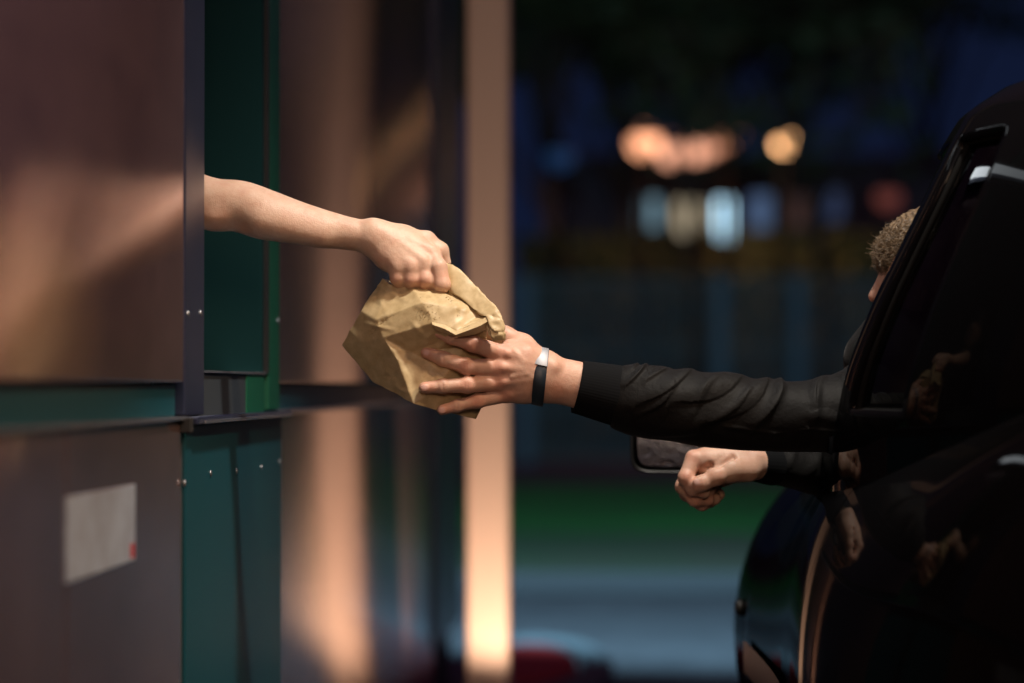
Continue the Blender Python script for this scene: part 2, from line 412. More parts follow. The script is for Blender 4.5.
def curls(centre, radii, n, seed, rot):
    """curly locks: small helical tubes rooted on an ellipsoid"""
    r = np.random.default_rng(seed); bm = bmesh.new(); c = np.array(centre, float)
    for i in range(n):
        while True:
            d = r.normal(size=3); d /= np.linalg.norm(d)
            if d[1] < 0.3: break
        p0 = c+d*np.array(radii)*0.95
        t1 = np.cross(d, r.normal(size=3)); t1 /= np.linalg.norm(t1); t2 = np.cross(d, t1)
        L = r.uniform(12, 22); rr = r.uniform(2.6, 5.2); tw = r.uniform(1.1, 2.0)*r.choice([-1, 1])
        lay = t1*0.7+np.array([0, 0.5, 0])+d*0.25; lay /= np.linalg.norm(lay)
        pts = []; m = 12
        for k in range(m):
            f = k/(m-1); a = tw*2*np.pi*f
            q = p0+lay*L*f*0.8+d*(3*np.sin(np.pi*f))+rr*(math.cos(a)*t2+math.sin(a)*d)*(0.4+0.6*f)
            pts.append(Vector(w3(q)))
        w = r.uniform(0.22, 0.45)*S
        tube(bm, pts, [w*(1-0.75*(k/(m-1))**2) for k in range(m)], 5)
    return bm

def driver():
    parts = []
    # ---- left hand flat on the bag, fingers to the left, back of the hand to the camera
    s = SDF((412, 315, -60), (650, 440, 45), 0.9)
    s.chain([(650, 400, 2), (600, 391, 0), (576, 384.5, -4), (556, 380, -8), (540, 376, -11), (526, 373, -13)], [25, 24, 23, 22.6, 23, 22], sm=6, flat=(0, 0, 1), ff=0.80)
    mc = {'i': (503, 354, -25), 'm': (499, 368, -27), 'r': (500, 382, -24), 'p': (507, 394, -17)}
    s.chain([(545, 364, -12), (525, 357, -20), mc['i']], [12.5, 12, 9.6], 10)
    s.chain([(545, 371, -14), (522, 369, -22), mc['m']], [13, 12, 9.4], 10)
    s.chain([(545, 380, -13), (522, 380, -19), mc['r']], [13, 12, 9.0], 10)
    s.chain([(545, 388, -10), (524, 390, -14), mc['p']], [12, 11, 8.4], 10)
    for k in mc: s.ell((mc[k][0]+1, mc[k][1]-1, mc[k][2]-3.5), (6.6, 5.6, 6.2), 5)
    fing = {'i': [mc['i'], (474, 344, -35), (452, 337, -38), (437, 331.5, -35)],
            'm': [mc['m'], (467, 366, -34), (444, 358.5, -34), (427.5, 352.5, -29)],
            'r': [mc['r'], (468, 384.5, -36), (444, 385.5, -42), (426, 387, -45)],
            'p': [mc['p'], (478, 400.5, -26), (458, 405, -32), (443, 409, -34)]}
    fr = {'i': [9, 7.7, 7.0, 5.9], 'm': [9, 7.9, 7.1, 6.0], 'r': [8.6, 7.6, 6.9, 5.8], 'p': [8, 6.8, 6.1, 5.2]}
    nails, flush = [], []
    for k in 'imrp':
        p = fing[k]; s.chain(p, fr[k], 2.6)
        s.ell((p[1][0], p[1][1], p[1][2]-2.2), (7.2, fr[k][1]*0.95, fr[k][1]*0.85), 4)       # middle knuckle
        s.ell((p[2][0], p[2][1], p[2][2]-1.4), (5.2, fr[k][2]*0.93, fr[k][2]*0.85), 3)
        for dx in (-2.6, 0.4, 3.4):                                                          # knuckle wrinkles
            x = p[1][0]+dx; s.cone((x, p[1][1]-4, p[1][2]-fr[k][1]-2.2), (x, p[1][1]+4, p[1][2]-fr[k][1]-2.2), 0.75, 0.75, 1.6, 's')
        x = p[2][0]; s.cone((x, p[2][1]-3.5, p[2][2]-fr[k][2]-1.2), (x, p[2][1]+3.5, p[2][2]-fr[k][2]-1.2), 0.7, 0.7, 1.6, 's')
        d = np.array(p[3])-np.array(p[2]); d = d/np.linalg.norm(d)
        nc = np.array(p[3])+np.array([0, 0, -fr[k][3]+0.6]); s.ell(nc, (4.6, 3.9, 1.4), 0.8)
        nails.append((*nc, 5.0, 0.95)); flush += [(p[1][0], p[1][1], p[1][2]-8, 10, .55), (*np.array(p[3])+[3, 0, -4], 9, .45)]
    for k, e in (('i', (540, 366, -27)), ('m', (538, 371, -30)), ('r', (538, 377, -30)), ('p', (538, 383, -27))):
        m_ = mc[k]; s.cone(e, (m_[0]+5, m_[1]-0.5, m_[2]-8.2), 1.6, 2.4, 5)
    s.chain([(514, 351, -33), (524, 362, -33.5), (538, 365, -29)], [1.3, 1.5, 1.4], 4); s.chain([(512, 376, -34.5), (526, 373, -33.5), (540, 379, -29)], [1.3, 1.4, 1.4], 4)
    # thumb going up behind the roll of the bag
    s.chain([(540, 362, -2), (522, 346, 6), (505, 336, 12), (488, 330, 14), (472, 326, 14)], [13, 11.5, 9, 8, 7], 7)
    s.cone((530, 352, -10), (510, 347, -12), 9, 8, 9)
    s.ell((553, 367, -24), (5, 4.4, 4), 7)        # wrist bone
    V, Fc = s.mesh(); V = relax(V, Fc, 2)
    flush += [(mc[k][0], mc[k][1], mc[k][2]-8, 11, .6) for k in mc]+[(556, 388, -20, 14, .35), (525, 345, -20, 12, .3)]
    parts.append((V, Fc, spots(V, flush, 10), np.clip(spots(V, nails, 5)*1.6-0.5, 0, 0.9)))
    # ---- right hand, loose fist held out over the door
    s = SDF((675, 435, 20), (860, 530, 130), 0.9)
    s.chain([(850, 477, 124), (800, 473, 88), (778, 470, 74), (762, 468, 64)], [15, 15, 15.5, 16], 8, flat=(0, 1, 0), ff=0.92)
    s.chain([(770, 468, 66), (742, 469, 58), (718, 468, 54)], [16, 17, 15], 9)
    s.chain([(760, 465, 62), (730, 463, 58), (701, 463, 52)], [12, 12.5, 9.5], 9)           # index metacarpal
    s.chain([(760, 468, 74), (728, 467, 74), (701, 469, 70)], [12, 13, 9.5], 9)
    s.chain([(757, 474, 82), (728, 474, 86), (704, 477, 84)], [11, 12, 9], 9)
    s.chain([(755, 478, 86), (730, 482, 92), (710, 486, 92)], [10, 10.5, 8], 9)
    s.chain([(700, 463, 50), (691.5, 482, 42), (699, 494, 40), (711, 498, 46)], [8.6, 7.9, 7.0, 6], 2.6)       # index
    s.ell((692, 482, 40), (7.8, 8, 7.6), 3)
    s.chain([(700, 470, 68), (690, 492, 58), (702, 505, 56), (716, 506, 62)], [8.8, 8.2, 7.6, 6.6], 4)
    s.chain([(703, 478, 83), (695, 500, 74), (710, 510, 70), (724, 506, 76)], [8.4, 8, 7.6, 6.4], 4)
    s.chain([(710, 486, 92), (705, 504, 88), (719, 508, 84), (729, 502, 86)], [7.4, 7.2, 7.0, 6.2], 4)
    s.chain([(757, 474, 52), (738, 474, 42), (722, 480, 36), (708, 487, 33.5), (702, 489.5, 33.5)], [13, 12.2, 9.2, 8.0, 6.6], 5)   # thumb
    s.ell((712, 494, 66), (13, 10, 16), 4); s.ell((722, 480, 33), (8, 7.6, 7), 5); s.ell((703, 486, 28), (5.4, 4.4, 2.4), 1.5)
    s.cone((716, 470, 40), (708, 479, 36), 3.2, 2.2, 5, 's')
    s.cone((740, 462, 39), (722, 472, 34), 1.8, 1.4, 6, 's')
    V, Fc = s.mesh(); V = relax(V, Fc, 2)
    fl = spots(V, [(692, 482, 34, 10, .6), (698, 462, 42, 10, .5), (703, 488, 28, 8, .45), (700, 498, 40, 9, .6), (702, 506, 50, 10, .5), (716, 508, 60, 12, .5), (720, 480, 28, 8, .3)], 10)
    nl = 0.8*np.clip(spots(V, [(702, 486, 27, 5, 1)], 5)*1.5-0.4, 0, 1); V = V+np.array([0, 0, 48.0])
    parts.append((V, Fc, fl, nl))
    # ---- head and neck: turned to the window, seen past the window frame
    cx, cy, cz = 925, 262, 70
    s = SDF((850, 180, -10), (1010, 380, 160), 1.6)
    s.ell((928, 246, 72), (50, 50, 57), 8)                # skull
    s.ell((908, 282, 74), (34, 42, 42), 14)               # face, towards -x and away
    s.ell((898, 306, 76), (22, 18, 26), 12)               # jaw and chin
    s.cone((876, 268, 78), (869, 288, 80), 3.5, 6.5, 6)   # nose
    s.ell((880, 259, 58), (6, 7, 9), 5, 's'); s.ell((880, 259, 98), (6, 7, 9), 5, 's')
    s.ell((886, 261, 59), (6, 5.5, 6.5), 2); s.ell((886, 261, 96), (6, 5.5, 6.5), 2)
    s.cone((882, 249, 50), (880, 249, 70), 4, 4, 6)       # brow
    s.cone((879, 303, 66), (879, 303, 88), 4.4, 4.4, 4); s.cone((876, 301, 64), (876, 301, 90), 1, 1, 2, 's')
    s.ell((934, 272, 17), (10, 16, 5), 3); s.ell((933, 272, 12), (5, 10, 3), 2, 's')   # ear towards the camera
    s.chain([(932, 290, 74), (930, 345, 80), (930, 375, 82)], [32, 34, 44], 10)
    V, Fc = s.mesh(); V = relax(V, Fc, 2)
    V = V+np.array([16.0, 7, 0])
    parts.append((V, Fc, spots(V, [(886, 285, 50, 16, .5), (869, 288, 80, 8, .6), (878, 303, 76, 10, .7)], 10), np.zeros(len(V))))
    t = SDF((570, 240, -60), (1080, 640, 260), 4.0)
    t.chain([(905, 388, 52), (862, 410, 34), (812, 417, 20), (760, 416, 11), (700, 409, 5), (640, 399, 0), (590, 390, 0)], [34, 30, 27, 27, 26, 22, 18], 6)
    t.chain([(940, 380, 226), (915, 440, 223), (880, 478, 200), (840, 478, 166), (800, 473, 136), (775, 470, 122)], [30, 26, 21, 17, 14, 12.5], 6)
    t.cone((905, 372, 60), (945, 372, 200), 34, 34, 24); t.cone((940, 385, 110), (975, 590, 120), 66, 62, 30); t.cone((945, 300, 78), (938, 360, 90), 30, 40, 12)
    V, Fc = t.mesh(); V = relax(V, Fc, 2); parts.append((V, Fc, np.zeros(len(V)), np.zeros(len(V))))
    V, Fc, A = joined(parts)
    root = empty('person', tuple(w3((940, 620, 110))), 'driver in black jacket leaning from the car, open hand under the bag', 'person')
    mesh_obj('body', w3(V), Fc, M['skin_d'], root, attrs=A)
    # ---- hair
    s = SDF((850, 170, -10), (1010, 330, 160), 1.8)
    s.ell((930, 244, 72), (57, 49, 62), 6); s.ell((884, 296, 80), (40, 34, 60), 5, 's'); s.ell((936, 304, 20), (34, 24, 40), 5, 's')
    V, Fc = s.mesh(); V = relax(V, Fc, 1)
    n3 = np.sin(V[:, 0]*0.5+2*np.sin(V[:, 1]*0.35))*np.sin(V[:, 1]*0.55+V[:, 2]*0.3)*1.8
    V = V+(V-np.array([930, 246, 72]))/55*n3[:, None]+np.array([17.0, 7, 0])
    mesh_obj('hair', w3(V), Fc, M['hair'], root)
    bm = curls((946, 251, 72), (56, 44, 61), 5200, 5, None); bm_obj('curls', bm, M['hair'], root, True)
    # ---- jacket: sleeves and torso
    folds = [(690, -8, 634, 96, 8, 5.0, 9), (742, -6, 664, 84, 12, 5.6, 12), (716, 20, 690, 96, 5, 3.0, -4), (768, -4, 696, 112, 8, 6.6, 14), (781, -14, 752, 104, 6, 6.4, 9),
             (662, 8, 640, 52, 4.5, 3.4, 3), (641, -6, 622, 66, 3.4, 3.6, 3), (634, -34, 625, 30, 3.2, 2.8, 1), (836, -10, 806, 88, 7, 4.2, -7), (846, 20, 828, 112, 5, 3.4, 4),
             (690, -60, 640, 20, 8, 3, 3), (760, -70, 720, 0, 8, 3, 3), (722, 112, 770, 118, 2.0, 2.2, 2), (770, 118, 800, 108, 2.0, 2.2, -2), (800, 108, 838, 116, 2.0, 2.0, 1), (728, 150, 800, 150, 9, 3, 0), (655, 150, 700, 120, 9, 3, 0),
             (744, 44, 708, 108, 3.6, 2.8, 5), (800, 84, 832, 100, 5, 2.6, 3), (668, 60, 640, 110, 5, 2.6, 4)]
    st = [(616, 396, 0, 30, 27), (624, 397.5, 0, 33, 30), (648, 402, 1, 36.5, 33), (700, 409, 5, 37.5, 34), (760, 416, 11, 35.5, 34), (812, 417, 20, 36, 37), (862, 410, 34, 43, 44), (905, 388, 52, 50, 52), (930, 380, 70, 46, 50)]
    V1, F1 = sleeve(st, 220, 460, folds, 3)
    # right sleeve
    st2 = [(778, 471, 74, 18.5, 20), (800, 473, 88, 21, 22), (840, 478, 118, 27, 27), (880, 478, 152, 32, 32), (915, 440, 175, 36, 38), (940, 380, 178, 40, 44)]
    f2 = [(800, 0, 790, 90, 5, 2.5, 2), (830, 0, 808, 110, 6, 3, 2), (860, 0, 835, 90, 7, 3, 2)]
    V2, F2 = sleeve(st2, 96, 160, f2, 9); V2 = V2+np.array([0, 0, 48.0])
    t = SDF((820, 260, -20), (1080, 640, 260), 3.5)
    t.cone((905, 372, 52), (935, 350, 80), 50, 42, 24); t.cone((935, 350, 80), (945, 372, 215), 42, 42, 24)
    t.cone((940, 385, 110), (975, 590, 120), 78, 74, 30); t.cone((920, 385, 60), (950, 500, 90), 52, 52, 24)
    t.cone((908, 306, 66), (890, 354, 56), 20, 34, 20); t.cone((930, 322, 80), (934, 350, 82), 40, 46, 12)
    V3, F3 = t.mesh(); V3 = relax(V3, F3, 2)
    V3 += 1.3*np.sin(V3[:, [1, 2, 0]]*0.11)*np.sin(V3[:, [2, 0, 1]]*0.07+1)
    VV = np.concatenate([V1, V2, V3]); FF = np.concatenate([F1, F2+len(V1), F3+len(V1)+len(V2)])
    mesh_obj('jacket', w3(VV), FF, M['jacket'], root)
    # ribbed knit cuffs
    def cuff(a, b, ra, rb, seg, name):
        n = 26; V = []; a = np.array(a, float); b = np.array(b, float); T = (b-a)/np.linalg.norm(b-a)
        U = np.array([0, -1.0, 0]); U -= T*(T@U); U /= np.linalg.norm(U); B = np.cross(T, U)
        prof = [(0.16, 0.86), (0.04, 0.9), (0.0, 0.955)]+[(i/(n-1), 1.0) for i in range(n)]
        for t_, k in prof:
            c = a+(b-a)*t_; rr = (np.array(ra)*(1-t_)+np.array(rb)*t_)*k
            for j in range(seg):
                th = 2*math.pi*j/seg; rib = 0.05*math.cos(seg/5*th)*(1 if k >= 0.99 else 0.4)+0.5*math.sin(2*th+t_*3)*t_
                V.append(c+(rr[0]+rib)*math.cos(th)*U+(rr[1]+rib)*math.sin(th)*B)
        return mesh_obj(name, w3(V), grid_faces(len(prof), seg, True), M['knit'], root)
    cuff((577, 386.5, -4), (626, 397.5, 0), (26.5, 23.5), (31, 28.5), 300, 'cuff')
    cuff((766, 469, 112), (784, 471, 126), (18.5, 18.5), (21, 22.5), 160, 'cuff')
    # wristband: metal plate on a dark strap
    def ring(x0, x1, a0, a1, name, m, off=1.5, th=1.8):
        V = []; n = 80; rows = [(x0, off), (x0-0.6, off+th*0.6), (x0+0.2, off+th), (x1-0.2, off+th), (x1+0.6, off+th*0.6), (x1, off)]
        for x, o in rows:
            c = np.array([x, 377+(x-540)*0.22, -10.5]); ry, rw = 25.2, 21.5
            for j in range(n):
                a = R(a0+(a1-a0)*j/(n-1)); V.append(c+np.array([0.24*0*ry, -(ry+o)*math.cos(a), -(rw+o)*math.sin(a)])+np.array([-(0.10)*(-(ry+o)*math.cos(a)), 0, 0]))
        f = grid_faces(len(rows), n)+[(i, i+1, (len(rows)-1)*n+i+1, (len(rows)-1)*n+i) for i in range(n-1)]
        return mesh_obj(name, w3(V), f, m, root)
    ring(534, 545, -178, 178, 'wristband', mat('dark_strap', (0.012, 0.02, 0.03), 0.4))
    ring(533.6, 545.4, 4, 66, 'clasp', mat('steel_clasp', (0.36, 0.37, 0.40), 0.6, 0.6), 3.4, 1.3)
driver()

# ------------------------------------------------------------------ paper bag
def paper_bag():
    P = dict(A=(341, 345, 12), C=(361, 311, -6), B=(382, 277, 4), H=(389, 284, -8), T1=(411, 287, -14), T2=(440, 291, -20), T3=(465, 303, -28), T4=(481, 315, -34),
             E=(385, 338, -30), J=(435, 323, -50), K=(457, 331, -52), L=(489, 318, -46), Q=(424, 303, -40), Q2=(456, 308, -42), X=(377, 320, -22),
             N1=(423, 358, -27), N2=(440, 349, -29), R1=(487, 338, -32), R2=(468, 344, -29), N3=(446, 375, -31), G=(415, 403, -44), A2=(372, 382, 4),
             N4=(440, 386, -36), S1=(476, 419, -10), S2=(484, 402, -8), S3=(488, 368, -14), U=(399, 360, -34),
             bA=(352, 338, 62), bB=(388, 281, 50), bT=(440, 284, 34), bT4=(480, 309, 28), bS3=(486, 360, 50), bS2=(482, 400, 60), bS1=(474, 415, 58), bG=(415, 397, 60), bA2=(378, 377, 62), bM=(425, 340, 82))
    faces = ['A C X E', 'A E U A2', 'U G A2', 'C B H X', 'H T1 Q E X', 'T1 T2 Q', 'T2 T3 Q2 Q', 'T3 T4 Q2', 'Q J E', 'Q Q2 K J', 'Q2 T4 L K', 'E J N1', 'E N1 U', 'J N2 N1', 'J K N2', 'K R2 N2', 'K L R1 R2',
             'N1 N3 U', 'U N3 G', 'N1 N2 N3', 'N2 R2 S3 N3', 'R2 R1 S3', 'N3 N4 G', 'N3 S3 S2 N4', 'N4 S2 S1 G',
             'T4 bT4 L', 'L bT4 R1', 'R1 bT4 bS3 S3', 'S3 bS3 bS2 S2', 'S2 bS2 bS1 S1', 'S1 bS1 bG G', 'G bG bA2 A2', 'A2 bA2 bA A', 'A bA C', 'C bA bB B', 'B bB H', 'H bB T1', 'T1 bB bT T2', 'T2 bT bT4 T3', 'T3 bT4 T4',
             'bA bM bB', 'bB bM bT', 'bT bM bT4', 'bT4 bM bS3', 'bS3 bM bS2', 'bS2 bM bS1', 'bS1 bM bG', 'bG bM bA2', 'bA2 bM bA']
    bm = bmesh.new(); vs = {k: bm.verts.new(v) for k, v in P.items()}
    for f in faces: bm.faces.new([vs[k] for k in f.split()])
    bmesh.ops.triangulate(bm, faces=bm.faces)
    for _ in range(7):
        es = [e for e in bm.edges if e.calc_length() > 1.9]
        if not es: break
        bmesh.ops.subdivide_edges(bm, edges=es, cuts=1, use_grid_fill=False)
        bmesh.ops.triangulate(bm, faces=[f for f in bm.faces if len(f.verts) > 3])
    for _ in range(2): bmesh.ops.smooth_vert(bm, verts=bm.verts, factor=0.4, use_axis_x=True, use_axis_y=True, use_axis_z=True)
    bmesh.ops.recalc_face_normals(bm, faces=bm.faces); bm.normal_update()
    co = np.array([v.co[:] for v in bm.verts]); no = np.array([v.normal[:] for v in bm.verts])
    r = np.random.default_rng(21); d = np.zeros(len(co))
    for i in range(150):                                   # short straight creases
        n = r.normal(size=3)*[1, 1, 0.35]; n /= np.linalg.norm(n); c = co[r.integers(len(co))]
        q = (co-c)@n; fall = np.exp(-(np.linalg.norm(co-c, axis=1)/r.uniform(7, 24))**2); wd = r.uniform(2.6, 5)
        d += r.choice([-1, 1], p=[.4, .6])*r.uniform(0.3, 1.2)*np.maximum(1-np.abs(q)/wd, 0)*fall
    d += 0.5*np.sin(co[:, 0]*0.16+co[:, 1]*0.09)*np.sin(co[:, 1]*0.14-co[:, 2]*0.1)
    co = co+no*d[:, None]
    for v, c in zip(bm.verts, co): v.co = c
    # rolled-down top
    U = [(414, 250, 24), (428, 255, 12), (441, 261, 0), (458, 268, -8), (475, 285, -20), (489, 300, -34), (498, 308, -44), (504, 320, -50), (506, 331, -52), (505, 340, -50)]
    Lw = [(418, 276, 20), (432, 284, 6), (447, 291, -12), (457, 296, -24), (469, 305, -32), (480, 315, -40), (486, 317, -48), (489, 322, -52), (491, 332, -54), (493, 341, -52)]
    n = 130; prof = 40; U = np.array(U, float); Lw = np.array(Lw, float)
    def samp(Pt, t):
        i = min(int(t), len(Pt)-2); f = t-i; p = [Pt[np.clip(i+k, 0, len(Pt)-1)] for k in (-1, 0, 1, 2)]
        return 0.5*((2*p[1])+(-p[0]+p[2])*f+(2*p[0]-5*p[1]+4*p[2]-p[3])*f*f+(-p[0]+3*p[1]-3*p[2]+p[3])*f**3)
    rings = []
    for i in range(n):
        t = (len(U)-1)*i/(n-1); u, l = samp(U, t), samp(Lw, t); ring = []
        cr_ = 0.4*math.sin(t*3.1)+0.3*math.sin(t*7.3+1)
        for j in range(prof):
            a = 2*math.pi*j/prof; c, s_ = math.cos(a), math.sin(a)
            k = 0.5+0.5*np.sign(c)*abs(c)**0.55
            p = l*(1-k)+u*k; wd = 2.8*np.sign(s_)*abs(s_)**0.45*(1+0.06*math.sin(t*5+j))
            tri = 1.4*abs(((t*1.7+j*0.11) % 1)-0.5)*2
            ring.append(bm.verts.new(p+np.array([0, 0, -wd-cr_*0.5 if s_ > 0 else -wd])))
        rings.append(ring)
    for a, b in zip(rings, rings[1:]):
        for j in range(prof): bm.faces.new((a[j], a[(j+1) % prof], b[(j+1) % prof], b[j]))
    # open end of the roll: an inset spiral
    prev = rings[-1]; cen = np.mean([v.co[:] for v in prev], axis=0)
    for k, dz in ((0.82, 0), (0.70, -9), (0.50, -8), (0.36, -2)):
        nr = [bm.verts.new(cen+(np.array(v.co)-cen)*k+np.array([0, dz, 0])) for v in rings[-1]]
        for j in range(prof): bm.faces.new((prev[j], prev[(j+1) % prof], nr[(j+1) % prof], nr[j]))
        prev = nr
    bm.faces.new(prev)
    bm.faces.new(rings[0])
    rv = [v for ring in rings for v in ring]; rc = np.array([v.co[:] for v in rv]); mid = np.array([np.mean([v.co[:] for v in ring], axis=0) for ring in rings for v in ring])
    rn = rc-mid; rn /= np.linalg.norm(rn, axis=1)[:, None]+1e-6; dd = np.zeros(len(rc))
    for i in range(46):
        nn = r.normal(size=3)*[1, 1, 0.4]; nn /= np.linalg.norm(nn); c = rc[r.integers(len(rc))]
        q = (rc-c)@nn; fall = np.exp(-(np.linalg.norm(rc-c, axis=1)/r.uniform(10, 22))**2)
        dd += r.choice([-1, 1])*r.uniform(0.2, 0.9)*np.maximum(1-np.abs(q)/r.uniform(1.6, 4), 0)*fall
    for v, c in zip(rv, rc+rn*dd[:, None]): v.co = c
    for off_, sc_ in (((-3.0, 4.0, 5.0), 0.86),):
        R2 = []
        for ring in rings[8:-14]:
            m_ = np.mean([v.co[:] for v in ring], axis=0); R2.append([bm.verts.new(m_+(np.array(v.co[:])-m_)*sc_+np.array(off_)) for v in ring])
        for a, b in zip(R2, R2[1:]):
            for j in range(prof): bm.faces.new((a[j], a[(j+1) % prof], b[(j+1) % prof], b[j]))
        bm.faces.new(R2[0]); bm.faces.new(R2[-1])
    # torn lip of paper standing out above the fingers
    lip = [[(433, 322, -49), (446, 325, -52), (457, 331, -54), (468, 327, -52), (480, 321, -50), (491, 315, -48)],
           [(434, 325, -54), (446, 329, -58), (457, 335, -60), (468, 331, -58), (481, 326, -55), (491, 320, -52)],
           [(437, 330, -50), (447, 333, -53), (457, 337, -54), (468, 336, -52), (480, 333, -48), (489, 328, -44)]]
    g = [[bm.verts.new(p) for p in row] for row in lip]
    for a, b in zip(g, g[1:]):
        for j in range(len(a)-1): bm.faces.new((a[j], a[j+1], b[j+1], b[j]))
    root_pt = w3((425, 405, 20))
    bmesh.ops.recalc_face_normals(bm, faces=bm.faces)
    me = bpy.data.meshes.new('paper_bag'); 
    co = w3([v.co[:] for v in bm.verts])-root_pt
    for v, c in zip(bm.verts, co): v.co = c
    bm.to_mesh(me); bm.free(); me.polygons.foreach_set('use_smooth', [True]*len(me.polygons)); me.materials.append(M['paper'])
    o = bpy.data.objects.new('paper_bag', me); COL.objects.link(o); o.location = root_pt
    bpy.context.view_layer.objects.active = o
    tag(o, 'crumpled brown paper takeaway bag with rolled top held between the two hands', 'paper bag')
    me.set_sharp_from_angle(angle=R(38)) if hasattr(me, 'set_sharp_from_angle') else None
paper_bag()

# ------------------------------------------------------------------ restaurant building on the left
XW = -0.65
def ywall(px):                            # where the wall plane is seen at that column
    d = fwd+right*((px-512)/F); return XW*d.y/d.x
def building():
    root = empty('restaurant_building', (XW-1.2, 5, 0), 'drive-through building clad in satin metal panels with a narrow open serving window', 'building')
    x1 = XW; x0 = XW-0.045
    yA, yB, yC, yD = ywall(184), ywall(203), ywall(266), ywall(279)
    yE, yF = ywall(433), ywall(457)
    def P(name, a, b, c, d, e, f, m, bev=0.002): return boxo(name, a, b, c, d, e, f, m, root, bev)
    # upper panels
    P('wall_panel', x0, x1, 0.5, yA-0.004, 1.084, 3.3, M['panel'])
    P('wall_panel', x0, x1, yD+0.004, yE, 1.084, 3.3, M['panel'])
    # lower panels
    P('wall_panel', x0, x1, 0.5, ywall(66)-0.003, 0.06, 1.028, M['panel']); P('wall_panel', x0, x1, ywall(66)+0.003, yA-0.012, 0.06, 1.028, M['panel'])
    P('wall_panel', x0, x1, yD+0.012, yE, 0.06, 1.028, M['panel'])
    # service panel below the window
    P('service_panel', x0, x1+0.004, yA-0.005, yD+0.005, 0.06, 1.022, M['teal'])
    # joint band and its bright lip
    for a, b in ((0.5, yA-0.004), (yD+0.004, yF)):
        P('joint_band', x0, x1-0.012, a, b, 1.036, 1.080, M['teal'], 0.001)
        P('lip', x0, x1+0.008, a, b, 1.030, 1.035, M['chrome'], 0.001)
    # window profile, jambs, frame
    P('window_frame', x0, x1+0.002, yA, yB, 1.036, 3.3, M['navy'], 0.003)
    P('window_frame', x0-0.25, x1+0.001, yC+0.03, yD, 1.036, 3.3, M['green'], 0.002)
    P('gasket', x0-0.25, x1+0.002, yC, yC+0.028, 1.10, 3.3, M['rubber'], 0.001)
    P('jamb', x0-0.6, x1-0.004, yC-0.03, yC-0.002, 1.10, 3.3, M['jamb'])
    P('jamb', x0-0.05, x0-0.002, yA, yB+0.0, 1.04, 3.3, M['navy'])
    P('lintel', x0-0.3, x1, yB+0.002, yC-0.002, 2.6, 3.3, M['navy'])
    P('sill', x0-0.4, x1-0.004, yB+0.002, yC-0.22, 1.028, 1.098, M['greysill'], 0.002)
    P('sill_block', x0-0.02, x1-0.002, yC-0.218, yC-0.004, 1.028, 1.098, M['green'], 0.002)
    P('sill_edge', x0-0.02, x1+0.001, yB+0.002, yC-0.002, 1.0985, 1.102, M['chrome'], 0.0005)
    P('counter_ledge', x0, x1+0.022, yA-0.01, yD+0.012, 1.0235, 1.034, M['navy'], 0.002)
    P('counter_lip', x1+0.0225, x1+0.025, yA+0.04, yD-0.01, 1.0245, 1.029, M['chrome'], 0.0005)
    P('bracket', x1-0.01, x1+0.016, yA-0.035, yA-0.012, 1.012, 1.034, M['rubber'], 0.002)
    # end profile of the wall
    P('corner_profile', x0, x1+0.012, yE+0.003, yF, 0.25, 3.3, M['navy'], 0.004)
    P('corner_plinth', x0, x1-0.02, yE+0.003, yF-0.03, 0.06, 0.245, M['rubber'])
    P('plinth', x0, x1-0.015, 0.5, yE, 0.0, 0.055, M['dark'])
    # carcass of the building
    P('rear_wall', -3.2, -3.1, 0.5, yF, 0, 3.3, M['dark']); P('end_wall', -3.1, x0-0.005, yF-0.1, yF-0.01, 0, 3.3, M['navy'])
    P('end_wall', -3.1, x0-0.005, 0.5, 0.6, 0, 3.3, M['navy']); P('roof', -3.25, XW+0.08, 0.4, yF+0.1, 3.305, 3.5, M['navy'])
    P('lining', x0-0.03, x0-0.006, 0.6, yA-0.02, 0, 3.3, M['dark']); P('lining', x0-0.03, x0-0.006, yD+0.02, yF-0.12, 0, 3.3, M['dark'])
    P('interior_floor', -3.1, x0-0.45, 0.6, yF-0.1, 0.10, 0.15, M['dark']); P('lower_lining', x0-0.03, x0-0.006, yA-0.02, yD+0.02, 0, 1.02, M['dark'])
    # screws and rivets
    sc = [(183, 313), (199, 313), (277, 321), (182, 484), (208, 474), (234, 472), (259, 468), (277, 462)]
    for px, py in sc:
        y = ywall(px); z = hgt(py, y); bm = bmesh.new()
        xs = x1+(0.002 if py < 400 else 0.004)
        y += 0.03 if px in (183, 182) and py < 400 else 0
        pass
        tube(bm, [(xs-0.001, y, z), (xs+0.0015, y, z), (xs+0.0022, y, z)], [0.0055, 0.005, 0.003], 14); bm_obj('screw', bm, M['screw'], root, True)
    return root
building()
def plate():
    m = mat('pale_notice_plate', (0.5, 0.5, 0.5), 0.35)
    f = noise(m, 14, 5, 0.7, stretch=(1, 1, 1)); setcol(m, ramp(m, f, [(0.38, (0.44, 0.52, 0.66)), (0.62, (0.58, 0.72, 0.92))]))
    y0, y1 = ywall(66), ywall(134); z0, z1 = hgt(572, (y0+y1)/2), hgt(491, (y0+y1)/2)
    r = empty('wall_plate', (XW, (y0+y1)/2, z0), 'small square pale grey plate with a red corner mark on the lower metal panel', 'sign')
    boxo('plate', XW+0.0005, XW+0.0022, y0, y1, z0, z1, m, r, 0.0006)
    boxo('red_mark', XW+0.0024, XW+0.0030, y1-0.035, y1-0.008, z0+0.004, z0+0.022, mat('red_mark', (0.6, 0.04, 0.05), 0.4), r)
plate()

